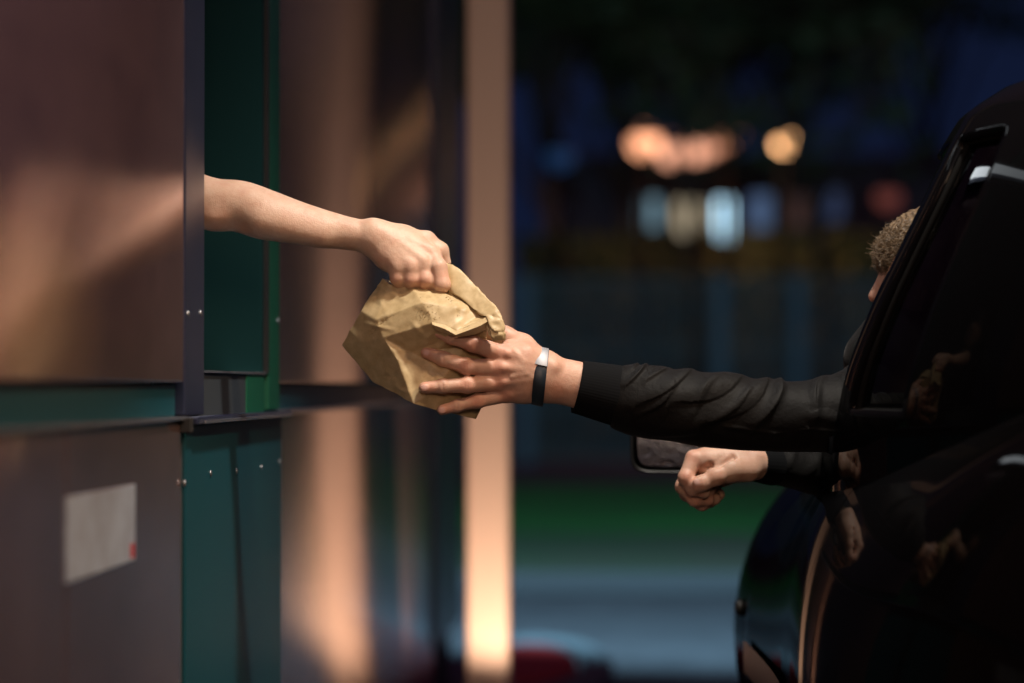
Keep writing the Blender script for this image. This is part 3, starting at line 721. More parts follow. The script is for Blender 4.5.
# lit column beyond the end of the wall
yCol = 7.93; cx0, cx1 = lat(466, yCol), lat(509, yCol)
cr = empty('column', ((cx0+cx1)/2, yCol+0.08, 0), 'slim column lit warm from its foot standing just off the metal wall', 'column')
mcol = mat('column_render', (0.60, 0.46, 0.36), 0.6); bump(mcol, noise(mcol, 60, 5), 0.3, 0.003)
boxo('shaft', cx0, cx1, yCol, yCol+0.125, 0.04, 3.6, mcol, cr, 0.012)
boxo('foot', cx0-0.02, cx1+0.02, yCol-0.02, yCol+0.18, 0.0, 0.04, M['greysill'], cr, 0.004)
ul = empty('uplight', ((cx0+cx1)/2+0.10, yCol-0.45, 0), 'small round ground spotlight shining up the column by the wall end', 'lamp')
bm = bmesh.new(); tube(bm, [(ul.location.x, ul.location.y, 0.004), (ul.location.x, ul.location.y, 0.05)], [0.06, 0.055], 20); bm_obj('housing', bm, M['trim'], ul, True)
bm = bmesh.new(); tube(bm, [(ul.location.x, ul.location.y, 0.051), (ul.location.x, ul.location.y, 0.054)], [0.045, 0.04], 20); bm_obj('lens', bm, emis('uplight_lens', (1, 0.6, 0.3), 8), ul, True)

# ------------------------------------------------------------------ the black car
XC = 1.05; 
def smooth(a, b, x): t = min(1, max(0, (x-a)/(b-a))); return t*t*(3-2*t)
YR, YFR = 3.00, 6.40; WR, WF = 3.66, 5.62; YM = 4.25
def body_pt(y, th):
    # section of the lower body: th -90 (underside) .. 90 (top centre); th=0 widest point on the driver's side
    e = (YM-y)/(YM-YR) if y < YM else (y-YM)/(YFR-YM)
    hw = (0.84*max(0, 1-e**2.8)**(1/2.8) if y < YM else 0.84*max(0, 1-e**5)**(1/2.6))+0.02
    hw -= 0.036*(1-smooth(4.3, 5.35, y))*hw
    hw += 0.03*math.exp(-((y-WF)/0.42)**2)*max(0, 1-max(0, th)/75)
    zt = 1.15-0.09*smooth(3.4, 4.1, y)-0.07*smooth(4.15, 5.0, y)-0.22*smooth(5.2, 6.4, y)-0.20*(1-smooth(YR, YR+0.45, y))
    zb = 0.22+0.12*(1-smooth(YR, YR+0.4, y)); zc = 0.60
    c, s_ = math.cos(R(th)), math.sin(R(th))
    pw = 3.2+3.8*smooth(3.6, 4.35, y); x = XC-hw*abs(c)**(2/pw if s_ > 0 else 2/3.0)
    z = zc+(zt-zc)*abs(s_)**(2/2.2) if s_ > 0 else zc-(zc-zb)*abs(s_)**(2/2.6)
    return (x, y, z)
def car():
    root = empty('car', (XC, 4.3, 0), 'glossy black rounded car seen from behind along its driver side, window open', 'car')
    mir = lambda p: (2*XC-p[0], p[1], p[2])
    def patch(name, y0, y1, t0, t1, ny, nt, m, out=0.0, mirror=False, thick=0.0, parent=root):
        V = []
        for i in range(ny):
            y = y0+(y1-y0)*i/(ny-1)
            for j in range(nt):
                t = t0+(t1-t0)*j/(nt-1); p = Vector(body_pt(y, t))
                if out:
                    a = Vector(body_pt(y+0.01, t))-Vector(body_pt(y-0.01, t)); b = Vector(body_pt(y, t+0.5))-Vector(body_pt(y, t-0.5))
                    nn = a.cross(b).normalized(); nn = -nn if nn.x > 0 else nn; p += nn*out
                V.append(mir(p) if mirror else tuple(p))
        return mesh_obj(name, V, grid_faces(ny, nt), m, parent)
    # body shell with a door hole on each side
    d0, d1 = 4.06, 5.08; tA, tB = -42, 66
    V, Fc = [], []
    ys = sorted(set([YR+0.0005, YR+0.01, YR+0.03]+list(np.linspace(YR+0.06, YFR-0.06, 120))+[d0, d1, YFR-0.03, YFR-0.01, YFR-0.0005])); ts = sorted(set(list(np.linspace(-90, 90, 91))+[tA, tB]))
    for k in (0, 1):
        b = len(V)
        for y in ys:
            for t in ts: p = body_pt(y, t); V.append(mir(p) if k else p)
        for i in range(len(ys)-1):
            for j in range(len(ts)-1):
                ym = (ys[i]+ys[i+1])/2; tm = (ts[j]+ts[j+1])/2
                if d0 < ym < d1 and tA < tm < tB: continue
                if 3.75 < ym < 5.0 and tm > 72: continue        # open to the cabin
                if tm < 8 and min(abs(ym-WR), abs(ym-WF)) < 0.36 and math.hypot(min(abs(ym-WR), abs(ym-WF)), body_pt(ym, tm)[2]-0.31) < 0.365: continue   # wheel arches
                Fc.append((b+i*len(ts)+j, b+i*len(ts)+j+1, b+(i+1)*len(ts)+j+1, b+(i+1)*len(ts)+j))
    mesh_obj('body', V, Fc, M['paint'], root)
    for k in (False, True):
        dr = patch('door', d0+0.004, d1-0.004, tA+0.4, tB-0.2, 60, 70, M['paint'], 0.0, k)
        g = 0.03
        bm = bmesh.new(); hy = 4.12; p = Vector(body_pt(hy, 34)); q = Vector(body_pt(hy+0.2, 34))
        if k: p = Vector(mir(p)); q = Vector(mir(q))
        o = Vector((0.003 if k else -0.003, 0, 0)); tube(bm, [p, p+o, q+o, q], 0.006, 10); bm.free() if not k else None
        if k: h = bm_obj('handle', bm, M['paint'], None, True); h.data.transform(Matrix.Translation(-Vector(root.location))); h.parent = dr
        patch('door_lining', d0-0.02, d1+0.02, tA-3, tB+6, 20, 24, M['dark'], -0.02, k)
        patch('sill_strip', d0-0.2, d1-0.05, tB-0.2, tB+2.6, 30, 4, M['seal'], 0.006, k)
        patch('rubbing_strip', 4.1, 5.05, -3, 2, 40, 5, M['trim'], 0.007, k)
    boxo('floor_pan', XC-0.62, XC+0.62, 3.5, 6.0, 0.24, 0.30, M['dark'], root)
    boxo('dashboard', XC-0.60, XC+0.60, 4.92, 5.15, 0.55, 0.90, M['dark'], root, 0.04)
    # cabin dome: plan outline is a superellipse at each height
    def prof(z):
        tz = [0.86, 0.93, 1.00, 1.10, 1.20, 1.30, 1.36, 1.42, 1.47, 1.505, 1.53, 1.545, 1.55]
        hw = [0.742, 0.742, 0.742, 0.724, 0.687, 0.640, 0.611, 0.584, 0.555, 0.50, 0.40, 0.24, 0.02]
        yf = [5.28, 5.24, 5.18, 5.10, 5.00, 4.90, 4.83, 4.76, 4.68, 4.58, 4.44, 4.30, 4.15]
        yr = [3.38, 3.38, 3.38, 3.38, 3.40, 3.43, 3.46, 3.52, 3.59, 3.68, 3.80, 3.96, 4.10]
        if z > 1.44: return np.interp(z, tz, hw), np.interp(z, tz, yf), np.interp(z, tz, yr)
        q = 0.05*min(1, (1.46-z)/0.06); W = [(k/4, 1-abs(k)/5) for k in range(-4, 5)]; T = sum(w for _, w in W)
        return tuple(sum(np.interp(z+k*q, tz, a)*w for k, w in W)/T for a in (hw, yf, yr))
    def cab(ph, z):          # ph 0 = rear centre, 90 = driver side, 180 = front centre
        hw, yf, yr = prof(z); c, s_ = math.cos(R(ph)), math.sin(R(ph)); n = 3.0 if c < 0 else 1.95
        ym = yr+(yf-yr)*0.48
        x = XC-hw*abs(s_)**(2/n)*(1 if s_ >= 0 else -1)
        y = ym-(ym-yr)*abs(c)**(2/n) if c > 0 else ym+(yf-ym)*abs(c)**(2/n)
        return (x, y, z)
    zs = list(np.linspace(0.86, 1.0, 5))+list(np.linspace(1.02, 1.40, 34))+list(np.linspace(1.415, 1.50, 9))+[1.51, 1.52, 1.53, 1.538, 1.545, 1.548, 1.55]
    phs = list(np.arange(0, 361, 1.0))
    def cell(ph, z):
        a = ph if ph <= 180 else 360-ph; drv = ph <= 180
        top = 1.43
        if z > 0.93 and z < top:
            if a < 34 and z > 1.08: return 'rear_window'
            if 66 < a < 81 and z > 1.04: return 'quarter_window'
            if 88 < a < 139 and z > 0.985: return 'side' if not drv else None
            if a > 146: return 'windscreen'
        return 'pillars'
    groups = {}
    for i in range(len(zs)-1):
        for j in range(len(phs)-1):
            g = cell((phs[j]+phs[j+1])/2, (zs[i]+zs[i+1])/2)
            if g == 'quarter_window' and phs[j] > 180: g = 'quarter_window_far'
            if g: groups.setdefault(g, []).append((i, j))
    for g, cells in groups.items():
        ids = {}; V = []; Fc = []
        for i, j in cells:
            f = []
            for a, b in ((i, j), (i, j+1), (i+1, j+1), (i+1, j)):
                if (a, b) not in ids: ids[(a, b)] = len(V); V.append(cab(phs[b], zs[a]))
                f.append(ids[(a, b)])
            Fc.append(f)
        nm = {'pillars': 'cabin_frame', 'side': 'side_window', 'quarter_window_far': 'quarter_window'}.get(g, g)
        o = mesh_obj(nm, V, Fc, M['paint'] if g == 'pillars' else M['glass'], root)
        if g == 'pillars':
            sd = o.modifiers.new('s', 'SOLIDIFY'); sd.thickness = 0.018; sd.offset = 1 if False else -1
        else:
            sd = o.modifiers.new('s', 'SOLIDIFY'); sd.thickness = 0.004; sd.offset = 0
    # black seals round the side windows, roof gutter
    def along(pts, r, name, m):
        bm = bmesh.new(); tube(bm, pts, r, 8); return bm_obj(name, bm, m, root, True)
    def off(ph, z, o):
        p = Vector(cab(ph, z)); q = Vector((XC, p.y, p.z)); return p+(p-q).normalized()*o
    for sg in (1, -1):
        A = lambda a: a if sg > 0 else 360-a
        along([off(A(88), z, 0.004) for z in np.linspace(0.985, 1.43, 20)], 0.008, 'window_seal', M['seal'])
        along([off(A(139), z, 0.004) for z in np.linspace(0.985, 1.43, 20)], 0.010, 'window_seal', M['seal'])
        along([off(A(a), 1.432, 0.004) for a in np.linspace(66, 139, 40)], 0.007, 'window_seal', M['seal'])
        along([off(A(66), z, 0.003) for z in np.linspace(1.04, 1.43, 20)]+[off(A(a), 1.431, 0.003) for a in np.linspace(66, 81, 8)][1:]+[off(A(81), z, 0.003) for z in np.linspace(1.43, 1.04, 20)][1:]+[off(A(a), 1.04, 0.003) for a in np.linspace(81, 66, 8)][1:], 0.006, 'window_seal', M['seal'])
        along([off(A(a), 1.47+0.0*a, 0.002) for a in np.linspace(30, 150, 60)], 0.005, 'roof_gutter', M['paint'])
    # door mirror on the driver's side, and its twin
    for sg in (1, -1):
        mp = at(668, 452, 4.82); mx = mp.x if sg > 0 else 2*XC-mp.x
        bm = bmesh.new(); hx, hz, r = 0.066, 0.052, 0.02; prof_ = []
        def ring(sx, y, inset):
            out = []
            for k in range(40):
                a = 2*math.pi*k/40; c, s_ = math.cos(a), math.sin(a); n = 4.5
                out.append(bm.verts.new((mx+(hx-inset)*np.sign(c)*abs(c)**(2/n), y, mp.z+(hz-inset)*np.sign(s_)*abs(s_)**(2/n)+0.014)))
            return out
        rs = [ring(1, mp.y+0.004, 0.006), ring(1, mp.y-0.004, 0.005), ring(1, mp.y-0.006, 0.002), ring(1, mp.y, 0), ring(1, mp.y+0.04, 0.0), ring(1, mp.y+0.075, 0.012), ring(1, mp.y+0.095, 0.032)]
        for a, b in zip(rs, rs[1:]):
            for k in range(40): bm.faces.new((a[k], a[(k+1) % 40], b[(k+1) % 40], b[k]))
        bm.faces.new(rs[-1]); mm = bm_obj('door_mirror', bm, M['trim'], root, True)
        bm = bmesh.new(); vs = []
        for k in range(40):
            a = 2*math.pi*k/40; c, s_ = math.cos(a), math.sin(a); vs.append(bm.verts.new((mx+(hx-0.013)*np.sign(c)*abs(c)**(2/4.5), mp.y+0.0005, mp.z+0.014+(hz-0.013)*np.sign(s_)*abs(s_)**(2/4.5))))
        bm.faces.new(vs); g_ = bm_obj('mirror_glass', bm, M['mirror'], None); g_.data.transform(Matrix.Translation(-Vector(root.location))); g_.parent = mm
        xb = body_pt(4.93, 62)[0]; xb = xb if sg > 0 else 2*XC-xb
        along([(mx+sg*0.04, mp.y+0.05, mp.z+0.0), (mx+sg*0.09, mp.y+0.07, mp.z-0.005), (xb+sg*0.02, 4.93, 0.93)], 0.016, 'mirror_arm', M['trim'])
    # repeater on the front wing, lamps, wheels
    bm = bmesh.new(); p = Vector(body_pt(5.2, 8)); tube(bm, [p, p+Vector((-0.008, 0, 0)), p+Vector((-0.014, 0, 0))], [0.016, 0.016, 0.008], 16); bm_obj('side_repeater', bm, M['trim'], root, True)
    for sg in (1, -1):
        for nm, y, th, m_ in (('tail_light', YR+0.16, 22, M['redlens']), ('headlight', YFR-0.18, 26, M['lens'])):
            p = Vector(body_pt(y, th)); p.x = p.x+0.0 if sg > 0 else 2*XC-p.x
            bm = bmesh.new(); bmesh.ops.create_uvsphere(bm, u_segments=24, v_segments=14, radius=0.085, matrix=Matrix.Translation(p+Vector((0.05*sg, 0.05 if nm == 'tail_light' else -0.05, 0)))); bm_obj(nm, bm, m_, root, True)
    proto = None
    for x, y in [(XC+k*(0.56 if yy == WR else 0.72), yy) for k in (-1, 1) for yy in (WR, WF)]:
        if 1:
            bm = bmesh.new(); sg = -1 if x < XC else 1
            for (r, hw) in ((0.31, 0.085),):
                ring_ = [(0.20, -hw), (0.29, -hw), (0.31, -hw+0.02), (0.31, hw-0.02), (0.29, hw), (0.20, hw)]; V = []
                for k in range(48):
                    a = 2*math.pi*k/48
                    for rr, xx in ring_: V.append((x+xx, y+rr*math.cos(a), 0.31+rr*math.sin(a)))
            w = mesh_obj('wheel', V, [(k*6+j, k*6+(j+1) % 6, ((k+1) % 48)*6+(j+1) % 6, ((k+1) % 48)*6+j) for k in range(48) for j in range(6)], M['rubber'], root)
            bm.free(); bm = bmesh.new(); tube(bm, [(x-0.05, y, 0.31), (x+0.05, y, 0.31)], 0.055, 16)
            for k in range(7):
                a = 2*math.pi*k/7; tube(bm, [(x+sg*0.05, y+0.04*math.cos(a), 0.31+0.04*math.sin(a)), (x+sg*0.04, y+0.2*math.cos(a), 0.31+0.2*math.sin(a))], 0.016, 6)
            for k in range(32): 
                a, b_ = 2*math.pi*k/32, 2*math.pi*(k+1)/32; tube(bm, [(x+sg*0.04, y+0.197*math.cos(a), 0.31+0.197*math.sin(a)), (x+sg*0.04, y+0.197*math.cos(b_), 0.31+0.197*math.sin(b_))], 0.012, 6)
            rim = bm_obj('rim', bm, M['alloy'], None, True); rim.data.transform(Matrix.Translation(-Vector(root.location))); rim.parent = w
    # seats and steering wheel
    for x in (XC-0.36, XC+0.36):
        s1 = boxo('seat', x-0.24, x+0.24, 4.02, 4.55, 0.38, 0.55, M['fabric'], root, 0.05)
        bm = bmesh.new(); box(bm, x-0.23, x+0.23, 3.84, 3.98, 0.45, 1.02, 0.05); box(bm, x-0.13, x+0.13, 3.84, 3.93, 1.06, 1.22, 0.04); bm_obj('backrest', bm, M['fabric'], root)
    bm = bmesh.new(); c0 = Vector((XC-0.36, 4.74, 0.86)); ring_ = [c0+Vector((0.18*math.cos(a), 0.07*math.sin(a), 0.17*math.sin(a))) for a in [2*math.pi*k/40 for k in range(41)]]
    tube(bm, ring_, 0.014, 8); tube(bm, [ring_[0], ring_[20]], 0.012, 8); tube(bm, [c0, c0+Vector((0, 0.2, -0.1))], 0.025, 8); bm_obj('steering_wheel', bm, M['trim'], root, True)
car()

# ------------------------------------------------------------------ ground
def sheet(name, x0, x1, y0, y1, z, m, kind='structure'):
    o = mesh_obj(name, [(x0, y0, z), (x1, y0, z), (x1, y1, z), (x0, y1, z)], [(0, 1, 2, 3)], m, None, False); o['kind'] = kind; return o
asph = mat('asphalt', (0.05, 0.052, 0.055), 0.85, 0.0, Specular_IOR_Level=0.2); f = noise(asph, 3, 8, 0.7); setcol(asph, ramp(asph, f, [(0.3, (0.028, 0.030, 0.034)), (0.7, (0.058, 0.060, 0.066))])); bump(asph, noise(asph, 90, 5, 0.7), 0.5, 0.01)
grass = mat('grass', (0.03, 0.09, 0.02), 0.9); f = noise(grass, 0.9, 8, 0.7); setcol(grass, ramp(grass, f, [(0.3, (0.003, 0.15, 0.015)), (0.7, (0.006, 0.28, 0.03))])); bump(grass, noise(grass, 30, 5), 0.6, 0.05)
verge = mat('worn_verge', (0.06, 0.07, 0.04), 0.9); f = noise(verge, 0.5, 6, 0.7); setcol(verge, ramp(verge, f, [(0.4, (0.018, 0.075, 0.025)), (0.6, (0.045, 0.06, 0.035))]))
sheet('ground', -900, 900, -60, 1500, 0.0, asph)
boxo('kerb', -30, 40, 14.35, 14.5, 0.0, 0.108, mat('kerb_stone', (0.05, 0.055, 0.06), 0.8), None, 0.01)['kind'] = 'structure'
sheet('verge', -30, 40, 14.502, 18.3, 0.105, verge)
sheet('lawn', -30, 40, 18.3, 27.2, 0.109, grass)
sheet('path', -30, 40, 27.2, 36, 0.112, mat('path_paving', (0.05, 0.055, 0.06), 0.8))

# low traffic island with a red top, its far nose in the picture
ic = Vector((lat(521, 9.9), 10.2, 0))
isl = empty('traffic_island', tuple(ic), 'low rounded concrete kerb island with a red painted centre just past the column', 'traffic island')
def disc(name, rs, m, dy=0):
    V = []; n = 64
    for r, ry, z in rs:
        for k in range(n): a = 2*math.pi*k/n; V.append((ic.x+r*math.cos(a), ic.y+dy+ry*math.sin(a), z))
    Fc = grid_faces(len(rs), n, True); Fc.append(tuple((len(rs)-1)*n+k for k in range(n)))
    return mesh_obj(name, V, Fc, m, isl, False)
disc('kerb', [(0.33, 1.12, 0.004), (0.325, 1.11, 0.05), (0.31, 1.09, 0.06), (0.22, 0.80, 0.06), (0.215, 0.79, 0.03)], mat('pale_concrete', (0.07, 0.09, 0.10), 0.85))
disc('red_centre', [(0.20, 0.66, 0.032), (0.195, 0.65, 0.07), (0.18, 0.62, 0.08)], mat('red_paint', (0.34, 0.01, 0.01), 0.7), -0.12)

# ------------------------------------------------------------------ background: fence, hedge, shop, lamps, trees
def fence():
    y = 34.0; x0, x1 = lat(490, y)-1.5, lat(1080, y)+1; z1 = hgt(277, y)
    r = empty('fence', ((x0+x1)/2, y, 0.11), 'long dark mesh fence with pale posts behind the lawn', 'fence')
    m = mat('fence_mesh', (0.10, 0.14, 0.14), 0.7); bm = bmesh.new(); x = x0
    while x < x1: box(bm, x, x+0.035, y+0.03, y+0.045, 0.15, z1); x += 0.075
    for z in (0.2, 0.8, 1.5, z1-0.05): box(bm, x0, x1, y+0.046, y+0.07, z, z+0.05)
    bm_obj('mesh_panel', bm, m, r)
    for px in (527, 720, 797, 985):
        xx = lat(px, y); boxo('post', xx-0.09, xx+0.09, y-0.1, y+0.02, 0.11, z1+0.02, mat('post_paint', (0.05, 0.11, 0.15) if px in (527, 720, 797) else (0.04, 0.06, 0.07), 0.5), r, 0.01)
fence()
def leaves(bm, c, rad, n, size, r):
    for _ in range(n):
        d = r.normal(size=3); d /= np.linalg.norm(d); q = np.array(c)+d*np.array(rad)*(r.uniform(0.25, 1)**0.45)
        a = r.normal(size=3); a /= np.linalg.norm(a); b = np.cross(a, r.normal(size=3)); b /= np.linalg.norm(b); s_ = size*r.uniform(0.6, 1.4)
        bm.faces.new([bm.verts.new(tuple(q+x)) for x in (a*s_, b*s_*0.5, -a*s_, -b*s_*0.5)])
lm = mat('leaf', (0.05, 0.08, 0.025), 0.7); f = noise(lm, 1.2, 3); setcol(lm, ramp(lm, f, [(0.3, (0.03, 0.055, 0.018)), (0.7, (0.08, 0.10, 0.035))]))
bark = mat('bark', (0.06, 0.045, 0.035), 0.9)
def tree(px, Y, h, cr_, seed, label, tr=0.16, dens=420):
    r = np.random.default_rng(seed); x = lat(px, Y); root = empty('tree', (x, Y, 0.0), label, 'tree', 'trees behind the fence')
    bm = bmesh.new(); tube(bm, [(x, Y, 0), (x+0.1, Y, h*0.3), (x-0.05, Y+0.1, h*0.6), (x+0.1, Y, h*0.85)], [tr, tr*0.8, tr*0.55, tr*0.2], 10)
    cs = []
    for k in range(9):
        a = r.uniform(0, 6.28); z = h*r.uniform(0.66, 0.95); q = (x+cr_*0.65*math.cos(a), Y+cr_*0.65*math.sin(a), z); cs.append(q)
        tube(bm, [(x, Y, z*0.6), ((x+q[0])/2, (Y+q[1])/2, z*0.85), q], [tr*0.4, tr*0.25, 0.02], 6)
    bm_obj('trunk', bm, bark, root, True)
    bm = bmesh.new()
    for q in cs+[(x, Y, h*0.9)]: leaves(bm, q, (cr_*0.5, cr_*0.5, cr_*0.36), dens, 0.16, r)
    bm_obj('crown', bm, lm, root)
tree(545, 38, 8.5, 2.3, 1, 'dark leafy tree nearest the lit column, behind the fence')
tree(622, 41, 9.0, 2.4, 2, 'dark broad tree above the left end of the orange lights')
tree(790, 47, 10.5, 2.6, 3, 'slim dark tree standing right behind the bright street lamp')
tree(700, 55, 11.5, 3.0, 4, 'tall dark tree behind the middle of the shop')
tree(930, 52, 11.0, 3.0, 5, 'dark tree rising behind the car roof')
tree(820, 33.2, 5.6, 1.3, 6, 'small sparse tree just right of and before the bright street lamp', 0.05, 16)
tree(688, 33.0, 5.4, 1.2, 8, 'small sparse tree before the middle of the orange lamp row', 0.05, 12)
def hedge():
    r = np.random.default_rng(12); y = 37.5; x0, x1 = lat(520, y), lat(1060, y); z0, z1 = 0.1, hgt(240, y)
    root = empty('hedge', ((x0+x1)/2, y, 0), 'clipped hedge lit dim amber above the fence line', 'hedge')
    bm = bmesh.new(); n = 9000
    for _ in range(n):
        q = np.array([r.uniform(x0, x1), y+r.uniform(-0.5, 0.5), z0+(z1-z0)*r.uniform(0, 1)**0.6+0.12*math.sin(r.uniform(0, 6))])
        a = r.normal(size=3); a /= np.linalg.norm(a); b = np.cross(a, r.normal(size=3)); b /= np.linalg.norm(b)
        bm.faces.new([bm.verts.new(tuple(q+v)) for v in (a*0.12, b*0.06, -a*0.12, -b*0.06)])
    bm_obj('foliage', bm, lm, root)
    boxo('hedge_core', x0, x1, y-0.35, y+0.35, 0.1, z1-0.15, mat('twigs', (0.03, 0.03, 0.015), 0.9), root)
hedge()
def shop():
    y = 46.0; x0, x1 = lat(560, y), lat(1150, y)
    r = empty('shop_building', ((x0+x1)/2, y, 0), 'low shop building beyond the hedge with cool white lit windows', 'building')
    wm = mat('shop_wall', (0.07, 0.06, 0.08), 0.8)
    boxo('wall', x0, x1, y, y+8, 0, hgt(168, y), wm, r); boxo('roof', x0-0.3, x1+0.3, y-0.4, y+8.4, hgt(167, y), hgt(157, y), mat('shop_roof', (0.05, 0.035, 0.05), 0.7), r)
    for px, py, w, h, c, s_ in ((650, 213, 18, 30, (0.35, 0.6, 0.75), 0.45), (690, 219, 34, 34, (0.9, 0.74, 0.5), 0.6), (724, 223, 13, 46, (0.5, 0.8, 1.0), 3.6), (760, 212, 20, 34, (0.25, 0.42, 0.8), 0.22), (832, 206, 18, 30, (0.2, 0.3, 0.7), 0.12), (800, 212, 16, 30, (0.7, 0.35, 0.3), 0.08)):
        a, b = lat(px-w/2, y), lat(px+w/2, y); z0, z1 = hgt(py+h/2, y), hgt(py-h/2, y)
        fr = boxo('window', a-0.06, b+0.06, y-0.05, y-0.003, z0-0.06, z1+0.06, M['trim'], r)
        g = boxo('pane', a, b, y-0.062, y-0.053, z0, z1, emis('lit_pane', c, s_), None); g.data.transform(Matrix.Translation(-Vector(r.location))); g.parent = fr
shop()
def street_lamp(px, py, Y, col, strength, rad, label, watts, group='street lamps beyond the lawn', arm=0.0):
    p = at(px, py, Y); r = empty('street_lamp', (p.x, p.y+0.9, 0), label, 'lamp', group)
    bm = bmesh.new(); tube(bm, [(p.x+arm, p.y+0.9, 0), (p.x+arm, p.y+0.9, p.z*0.95), (p.x+arm*0.6, p.y+0.6, p.z+0.22), (p.x, p.y, p.z+0.18)], [0.07, 0.05, 0.035, 0.03], 10); bm_obj('pole', bm, M['trim'], r, True)
    bm = bmesh.new(); tube(bm, [(p.x, p.y, p.z+0.20), (p.x, p.y, p.z+0.12), (p.x, p.y, p.z+0.06)], [0.04, rad*1.05, rad*1.1], 16); bm_obj('hood', bm, M['trim'], r, True)
    bm = bmesh.new(); bmesh.ops.create_uvsphere(bm, u_segments=16, v_segments=10, radius=rad, matrix=Matrix.Translation(p)); bm_obj('bulb', bm, emis('lamp_glow', col, strength), r, True)
    if watts:
        l = bpy.data.lights.new('lamp_light', 'SPOT'); l.energy = watts; l.color = col; l.spot_size = R(140); l.spot_blend = 0.6; l.shadow_soft_size = rad*1.2; lo = bpy.data.objects.new('lamp_light', l); COL.objects.link(lo); lo.location = (p.x, p.y-rad*0.5, p.z-rad*1.6); lo.rotation_euler = (R(35), 0, 0)
street_lamp(786, 141, 36, (1.0, 0.50, 0.22), 8.0, 0.15, 'brightest amber street lamp, standing alone right of the others', 60)
street_lamp(645, 142, 35.6, (1.0, 0.42, 0.22), 2.6, 0.20, 'leftmost amber street lamp of the soft orange row', 45)
street_lamp(672, 151, 36, (1.0, 0.45, 0.28), 1.5, 0.20, 'second amber street lamp from the left of the soft orange row', 0)
street_lamp(700, 148, 36, (1.0, 0.45, 0.28), 1.5, 0.20, 'third amber street lamp from the left of the soft orange row', 0)
street_lamp(727, 140, 35.6, (1.0, 0.40, 0.22), 1.7, 0.20, 'fourth amber street lamp, last of the soft orange row', 45)
street_lamp(888, 197, 36, (1.0, 0.25, 0.2), 0.12, 0.16, 'small dim red lamp just left above the driver curls', 0)
street_lamp(560, 156, 36, (0.05, 0.2, 0.6), 0.12, 0.18, 'faint blue lamp low among the trees by the column', 0)

wl = empty('added_light_box', (XW, 3.9, 2.2), 'unseen light box added above the serving window for streaks on the car', 'lamp')  # added out of view so the car pillar reflects a long streak
boxo('housing', XW+0.003, XW+0.05, 3.1, 6.0, 2.17, 2.29, M['navy'], wl, 0.004)
boxo('diffuser', XW+0.051, XW+0.075, 3.12, 5.98, 2.20, 2.26, emis('cool_panel', (0.88, 0.95, 1.0), 5.0), wl, 0.004)
cl = empty('canopy_lamp', (-0.1, 5.25, 3.2), 'unseen round cool lamp added over the lane for a highlight on the car', 'lamp')  # added fixture out of view, meant as a highlight on the car shoulder
bm = bmesh.new(); tube(bm, [(-0.1, 5.25, 3.6), (-0.1, 5.25, 3.3), (-0.1, 5.25, 3.26), (-0.1, 5.25, 3.2)], [0.012, 0.014, 0.06, 0.17], 24, False); bm_obj('shade', bm, M['trim'], cl, True)
bm = bmesh.new(); tube(bm, [(-0.1, 5.25, 3.215), (-0.1, 5.25, 3.205)], [0.14, 0.14], 24); bm_obj('diffuser', bm, emis('cool_diffuser', (0.9, 0.96, 1.0), 16.0), cl)
boxo('bracket', -1.0, -0.08, 5.235, 5.265, 3.6, 3.63, M['trim'], cl)
# ------------------------------------------------------------------ light
w = bpy.data.worlds.new('World'); scn.world = w; w.use_nodes = True
n, l = w.node_tree.nodes, w.node_tree.links; bg = n['Background']
sky = n.new('ShaderNodeTexSky'); sky.sky_type = 'NISHITA'; sky.sun_disc = False; sky.sun_elevation = R(-5); sky.sun_rotation = R(200); sky.altitude = 200
l.new(sky.outputs[0], bg.inputs['Color']); bg.inputs['Strength'].default_value = 0.12
# city glow in the night air, navy low down and more purple overhead
tc = n.new('ShaderNodeTexCoord'); sx = n.new('ShaderNodeSeparateXYZ'); cr2 = n.new('ShaderNodeValToRGB'); bg2 = n.new('ShaderNodeBackground'); ad = n.new('ShaderNodeAddShader')
l.new(tc.outputs['Generated'], sx.inputs[0]); l.new(sx.outputs['Z'], cr2.inputs['Fac'])
cr2.color_ramp.elements[0].position = 0.17; cr2.color_ramp.elements[0].color = (0.0045, 0.008, 0.026, 1)
cr2.color_ramp.elements[1].position = 0.6; cr2.color_ramp.elements[1].color = (0.058, 0.020, 0.046, 1)
l.new(cr2.outputs[0], bg2.inputs['Color']); l.new(bg.outputs[0], ad.inputs[0]); l.new(bg2.outputs[0], ad.inputs[1]); l.new(ad.outputs[0], n['World Output'].inputs['Surface'])
sl = bpy.data.lights.new('moon', 'SUN'); sl.energy = 0.01; sl.color = (0.6, 0.7, 1); sl.angle = R(0.5); so = bpy.data.objects.new('moon', sl); COL.objects.link(so); so.rotation_euler = (R(40), R(10), R(30))
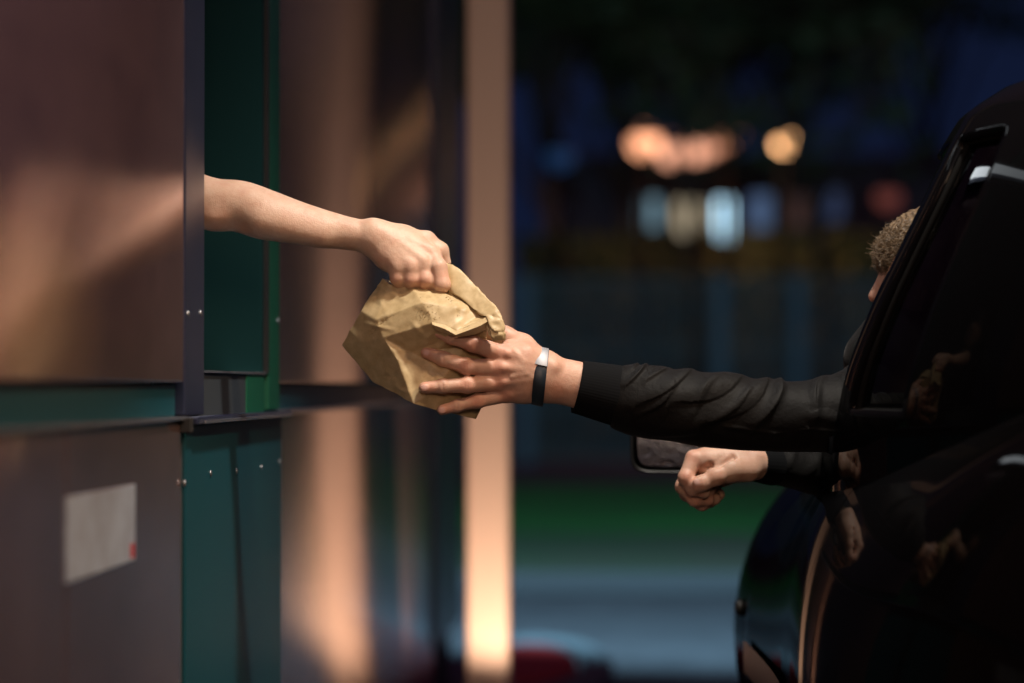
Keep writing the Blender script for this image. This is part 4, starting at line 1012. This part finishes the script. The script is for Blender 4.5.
def spot(name, loc, tgt, W, col, ang, size, blend=0.5):
    L = bpy.data.lights.new(name, 'SPOT'); L.energy = W; L.color = col; L.spot_size = R(ang); L.spot_blend = blend; L.shadow_soft_size = size
    o = bpy.data.objects.new(name, L); COL.objects.link(o); o.location = loc; o.rotation_euler = (Vector(tgt)-Vector(loc)).to_track_quat('-Z', 'Y').to_euler(); return o
spot('canopy_lamp', (0.50, 3.62, 3.4), (0.02, 4.32, 1.1), 340, (1.0, 0.91, 0.79), 52, 0.13, 1.0)
spot('column_uplight', (ul.location.x, ul.location.y, 0.06), ((cx0+cx1)/2, yCol, 0.95), 66, (1.0, 0.70, 0.52), 84, 0.03)
spot('added_ground_flood', (-0.42, 9.9, 3.6), (1.3, 16.0, 0), 2300, (0.42, 0.76, 1.0), 110, 0.15)  # added unseen flood giving road and lawn their cool light
spot('wall_fill_spot', (1.7, 2.7, 3.3), (-0.65, 2.9, 0.55), 230, (1.0, 0.66, 0.40), 74, 0.12, 0.9)  # added warm spot out of view, brightens the lower metal wall
l2 = bpy.data.lights.new('wall_fill_area', 'AREA'); l2.energy = 40; l2.color = (1.0, 0.66, 0.42); l2.size = 0.8; o2 = bpy.data.objects.new('wall_fill_area', l2); COL.objects.link(o2)  # added warm fill behind the camera for the wall, not a known lamp
o2.location = (0.5, -1.5, 2.4); o2.rotation_euler = (Vector((-0.65, 3.6, 0.35))-o2.location).to_track_quat('-Z', 'Y').to_euler()
al = bpy.data.lights.new('front_fill', 'AREA'); al.energy = 11; al.color = (0.95, 0.78, 0.76); al.size = 1.6; ao = bpy.data.objects.new('front_fill', al); COL.objects.link(ao)  # added soft fill above the camera, lifts the shaded sides of arms and bag
ao.location = (-0.2, 0.2, 2.9); ao.rotation_euler = (Vector((0, 4.3, 1.1))-ao.location).to_track_quat('-Z', 'Y').to_euler()
scn.view_settings.view_transform = 'Standard'; scn.view_settings.look = 'None'; scn.view_settings.exposure = 0.1; scn.view_settings.gamma = 1
scn.cycles.use_denoising = True; scn.cycles.max_bounces = 8
scn.cycles.sample_clamp_indirect = 6
